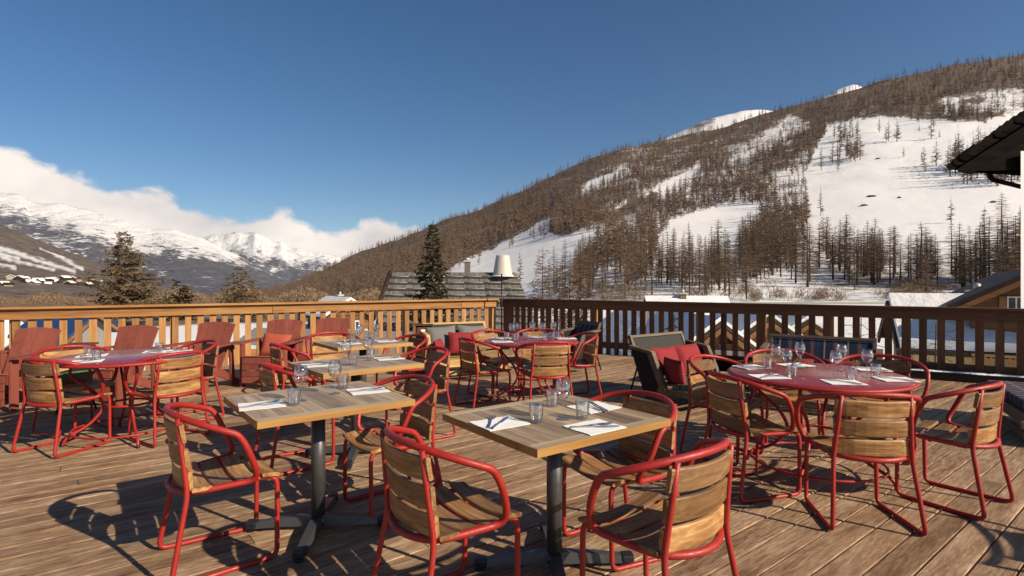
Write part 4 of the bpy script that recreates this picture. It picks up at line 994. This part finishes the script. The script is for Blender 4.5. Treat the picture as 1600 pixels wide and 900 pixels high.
for px, py, a, wh in ((136, 565, .5, 'at the left front of '), (144, 556, .5, 'at the left back of '), (246, 549.5, .4, 'at the back of '), (278, 549, .3, 'at the right end of ')): setting(px, py, Z2, a, a+R(-40), wh+T, T, 0, 0, .014)
for (px, py), wh in zip(((138, 557), (151, 563), (249, 550.5)), ('rear one of the left pair', 'front one of the left pair', 'single one at the back')): ware('t', px, py, Z2, 'tumbler, '+wh+', on '+T, T)

# ------------------------------------------------------------------ red wooden deck chairs (adirondack style)
def make_deck_chair():
    root = empty('deck_chair'); m = M['adir']
    for s in (-1, 1):
        b = MB(); pr = [(.42, .30), (.42, .40), (-.05, .25), (-.50, .03), (-.50, -.0), (-.42, 0), (-.02, .15)]
        vs = [(s*.25-.013, y, z) for y, z in pr]+[(s*.25+.013, y, z) for y, z in pr]; k = len(pr)
        b.add(vs, [tuple(range(k)), tuple(reversed(range(k, 2*k)))]+[(i, i+k, (i+1) % k+k, (i+1) % k) for i in range(k)]); b.build('side_rail', m, root)
        b = MB(); b.box((s*.285, .36, .285), (.028, .10, .57), ch=.003); b.build('leg', m, root)
        b = MB(); b.box((s*.285, -.22, .29), (.028, .08, .58), (R(-6), 0, 0), ch=.003); b.build('rear_leg', m, root)
        b = MB(); pr = [(-.055, .44), (.065, .44), (.075, .30), (.055, -.05), (.02, -.36), (-.05, -.36)]
        vs = [(s*.315+q*s, y, .575) for q, y in pr]+[(s*.315+q*s, y, .597) for q, y in pr]; k = len(pr)
        b.add(vs, [tuple(range(k)), tuple(reversed(range(k, 2*k)))]+[(i, i+k, (i+1) % k+k, (i+1) % k) for i in range(k)]); b.build('armrest', m, root)
    for i in range(6):
        y = .40-.085*i; z = .405-.033*i; b = MB(); b.box((0, y, z), (.53, .078, .02), (R(21), 0, 0), ch=.003); b.build('seat_slat', m, root)
    for i in range(4): b = MB(); b.box((0, .44+.002*i, .36-.085*i), (.5, .02, .078), ch=.003); b.build('front_slat', m, root)
    def arc(q): return .725-.5*q*q
    for i in range(4):
        c0 = (-.157, -.052, .052, .157)[i]; c1 = c0*1.24; w0, w1 = .0505, .0625; b = MB(); vs = []
        n_ = 3; tops = [(c1-w1+2*w1*k/n_) for k in range(n_+1)]
        out = [(c0-w0, 0), (c0+w0, 0)]+[(q, arc(q)) for q in reversed(tops)]; k = len(out)
        vs = [(q, -.011, z) for q, z in out]+[(q, .011, z) for q, z in out]
        M_ = Matrix.Translation((0, -.06, .20)) @ Matrix.Rotation(R(25), 4, 'X')
        b.add(vs, [tuple(range(k)), tuple(reversed(range(k, 2*k)))]+[(j, j+k, (j+1) % k+k, (j+1) % k) for j in range(k)], False, M_); b.build('back_board', m, root)
    b = MB(); b.box((0, -.25, .52), (.6, .03, .06)); b.build('back_brace', m, root)
    return root
dc0 = make_deck_chair()
for i, (x, y, a, lb) in enumerate(((-5.72, 6.4, 183, 'at the far left edge, cut by the frame'), (-4.77, 6.75, 178, 'second from the left, behind the round red table'), (-4.10, 7.35, 176, 'third from the left, in the middle of the row'), (-3.34, 7.85, 180, 'fourth from the left with the small brick red cushion'), (-2.74, 8.2, 180, 'rightmost of the row behind the farthest wooden table'))):
    o = dc0 if i == 0 else rep(dc0, (0, 0, 0), 0)
    o.location = (x, y, 0); o.rotation_euler = (0, 0, R(a)); tag(o, 'red painted wooden deck chair, '+lb, 'deck chair', 'red deck chairs along the sunny rail')
def pillow(name, w, h, t_, mat, loc, rot, label, parent=None):
    b = MB(); n = 12
    for sgn in (1, -1):
        rows = []
        for i in range(n+1):
            u = -1+2*i/n; row = []
            for j in range(n+1):
                v_ = -1+2*j/n; px_ = 1-.07*(1-u*u)*0-.06*(1-v_*v_)*abs(u)**4; th = (max(0, 1-u**4)*max(0, 1-v_**4))**.55
                row.append((u*w/2*(1-.05*(1-v_*v_)*abs(u)), sgn*t_/2*th, v_*h/2*(1-.05*(1-u*u)*abs(v_))))
            rows.append(row if sgn > 0 else row[::-1])
        b.grid(rows)
    o = b.build(name, M[mat]); o.location = loc; o.rotation_euler = rot; tag(o, label, 'cushion'); return o
pillow('cushion', .40, .34, .12, 'cushbrick', (-3.34, 7.86, .52), (R(-24), R(4), 0), 'small brick red cushion with pale piping on the fourth deck chair')
# ------------------------------------------------------------------ lounge seats
def lounge(label, x, y, deg, w, backm, wm, pads, sidem='ropedark', name='lounge_sofa', cat='sofa', seatm=None, back=True, top=.76):
    root = empty(name, (x, y, 0), R(deg)); m = M[wm]; D = .74
    if back:
        M_ = Matrix.Translation((0, -.27, .26)) @ Matrix.Rotation(R(24), 4, 'X'); L_ = (top-.26)/math.cos(R(24))
        b = MB()
        for s in (-1, 1): b.box((s*(w/2-.02), 0, L_/2), (.04, .045, L_), M=M_, ch=.004)
        b.box((0, 0, L_-.02), (w, .05, .035), M=M_, ch=.004); b.box((0, 0, .02), (w-.08, .045, .04), M=M_); bf_ = b.build('back_frame', m, root)
        b = MB(); b.box((0, 0, L_/2), (w-.085, .022, L_-.08), M=M_); b.build('back_panel', M[backm], bf_)
    for s in (-1, 1):
        b = MB(); xx = s*(w/2+.025)
        def bar(b, p, q, t_, w_):
            p, q = Vector(p), Vector(q); d_ = q-p; b.box(((p+q)/2), (w_, d_.length, t_), (math.atan2(d_.z, d_.y), 0, 0), ch=.004)
        bar(b, (xx, .13, .05), (xx, -.13, .60), .075, .06); bar(b, (xx, .44, .19), (xx, -.02, .175), .07, .05); bar(b, (xx, -.11, .60), (xx, -.44, .64), .035, .07)
        sf = b.build('side_frame', m, root)
        b = MB(); pr = [(.10, .07), (-.15, .585), (-.42, .62), (-.20, .07)]
        b.add([(xx-.016, q, z_) for q, z_ in pr]+[(xx+.016, q, z_) for q, z_ in pr], [(0, 1, 2, 3), (7, 6, 5, 4), (0, 4, 5, 1), (1, 5, 6, 2), (2, 6, 7, 3), (3, 7, 4, 0)]); b.build('side_panel', M[sidem], sf)
    b = MB()
    for i in range(5): b.box((0, .31-.13*i, .275-.012*i), (w, .115, .026), (R(5), 0, 0), ch=.003)
    b.build('seat', m, root)
    b = MB(); b.box((0, .40, .235), (w, .03, .10), ch=.004); b.box((0, .40, .10), (w, .03, .06), ch=.004); b.build('front_rail', m, root)
    if seatm:
        b = MB(); b.box((0, .04, .335), (w-.02, .68, .09), ch=.02); b.build('seat_pad', M[seatm], root)
    for s in (-1, 1):
        b = MB(); b.tube([(s*(w/2-.03), -.36, .45), (s*(w/2-.01), -.50, 0)], .011, 8); b.build('rear_leg', M['black'], root)
    tag(root, label, cat)
    R_ = Matrix.Rotation(R(deg), 4, 'Z')
    for (mat, px_, py_, pz, pw, ph, tilt, lb, yaw) in pads:
        p = Vector((x, y, 0))+R_ @ Vector((px_, py_, pz)); pillow('cushion', pw, ph, .13, mat, p, (R(tilt), R(random.uniform(-4, 4)), R(deg+yaw)), lb)
    return root
lounge('low teak sofa with woven back by the sunny rail, striped cushions', -.72, 8.5, 205, 1.05, 'rope', 'loungey', [('striped', .27, -.25, .52, .46, .42, 20, 'grey striped cushion on the left of the teak sofa by the sunny rail', 0), ('striped', -.22, -.25, .52, .46, .42, 20, 'grey striped cushion on the right of the teak sofa by the sunny rail', 0), ('cushred', .0, -.05, .48, .48, .34, 24, 'dark red cushion in front of the striped cushions', -8), ('cushred', .44, .1, .42, .36, .30, 12, 'dark red cushion half hidden behind the side of the teak sofa', 60)], 'rope')
lounge('greyed teak loveseat with rope back and dark side by the dark rail', 2.1, 6.62, 216, 1.0, 'rope', 'lounge', [('cushred', .235, -.14, .47, .45, .36, 22, 'left red cushion leaning on the rope back of the loveseat', 0), ('cushred', -.235, -.16, .47, .45, .36, 22, 'right red cushion leaning on the rope back of the loveseat', 0), ('cushred', .42, .12, .40, .34, .30, 10, 'red cushion tucked inside the dark side of the loveseat', 70)])
lounge('blue plaid backed bench with red cushions behind the right round table', 3.42, 6.25, 146, 1.12, 'plaid', 'lounge', [('cushred', .30, -.05, .42, .52, .26, 20, 'left red cushion on the plaid bench', 0), ('cushred', -.30, -.05, .42, .52, .26, 20, 'right red cushion on the plaid bench', 0)])
lounge('small armchair with dark blue plaid back behind the middle round table', .86, 8.9, 120, .55, 'plaid', 'lounge', [], name='lounge_chair', cat='armchair')
lounge('low daybed with blue plaid pad and greyed teak frame at the right edge', 5.05, 5.15, 62, 1.3, 'plaid', 'lounge', [], name='daybed', cat='daybed', seatm='plaid', back=False)
root = empty('coffee_table', (2.98, 7.45, 0), R(-32)); b = MB(); b.box((0, 0, .43), (1.25, .55, .05), ch=.006); b.build('tabletop', M['coffee'], root)
for sx in (-1, 1): b = MB(); b.box((sx*.55, 0, .2), (.05, .5, .41), ch=.004); b.build('leg', M['coffee'], root)
b = MB(); b.box((0, 0, .3), (1.05, .4, .14)); b.build('apron', M['coffee'], root); tag(root, 'dark glossy low table between the loveseat and the plaid bench', 'coffee table')
# small boxes and side table
for (px, py, lb, d) in ((125, 538, 'small dark wooden box stool with a pale square label left of the second deck chair', 6.9), (662, 507, 'small dark wooden box stand with a pale label beside the teak sofa', 8.7)):
    p = at(px, py, d); h = p.z; root = empty('box_stand', (p.x, p.y, 0), R(10))
    b = MB()
    for sx in (-1, 1): b.box((sx*.115, 0, h/2-.01), (.02, .22, h-.02), ch=.002)
    b.box((0, .1, h/2), (.21, .016, h-.03)); b.box((0, 0, h*.45), (.21, .2, .018)); b.build('box', M['darkwood'], root)
    b = MB(); b.box((0, 0, h), (.29, .27, .022), ch=.003); b.build('lid', M['raild'], root)
    b = MB(); b.box((-.0, -.105, h-.12), (.2, .01, .17)); fr_ = b.build('front_board', M['railvd'], root)
    b = MB(); b.box((0, -.113, h-.11), (.085, .004, .085)); b.build('paper_label', M['paper'], fr_)
    tag(root, lb, 'box')
x, y = gp(117, 577, .45); root = empty('side_table', (x, y, 0)); b = MB(); b.lathe([(.001, .45), (.21, .45), (.215, .44), (.205, .43), (.001, .43)], 32); b.build('tabletop', M['green'], root)
for k in range(3):
    a = k*2.09+.3; b = MB(); b.tube([(.08*math.cos(a), .08*math.sin(a), .43), (.2*math.cos(a), .2*math.sin(a), 0)], .01, 8); b.build('leg', M['black'], root)
tag(root, 'small round green topped side table behind the left round table', 'side table')

# ------------------------------------------------------------------ air: one closed box of thin haze round everything
mb = MB(); mb.box((0, 0, (1300-420)/2), (19400, 19400, 1300+420)); hz = mb.build('haze', M['white']); tag(hz, 'thin pale bluish mountain air', 'haze', kind='stuff')
t = bpy.data.materials.new('haze'); t.use_nodes = True; t.node_tree.nodes.clear()
vo = t.node_tree.nodes.new('ShaderNodeVolumePrincipled'); oo = t.node_tree.nodes.new('ShaderNodeOutputMaterial'); t.node_tree.links.new(vo.outputs[0], oo.inputs['Volume'])
vo.inputs['Color'].default_value = (.78, .86, 1, 1); vo.inputs['Density'].default_value = 2.0e-5; vo.inputs['Anisotropy'].default_value = .2
hz.data.materials.clear(); hz.data.materials.append(t)
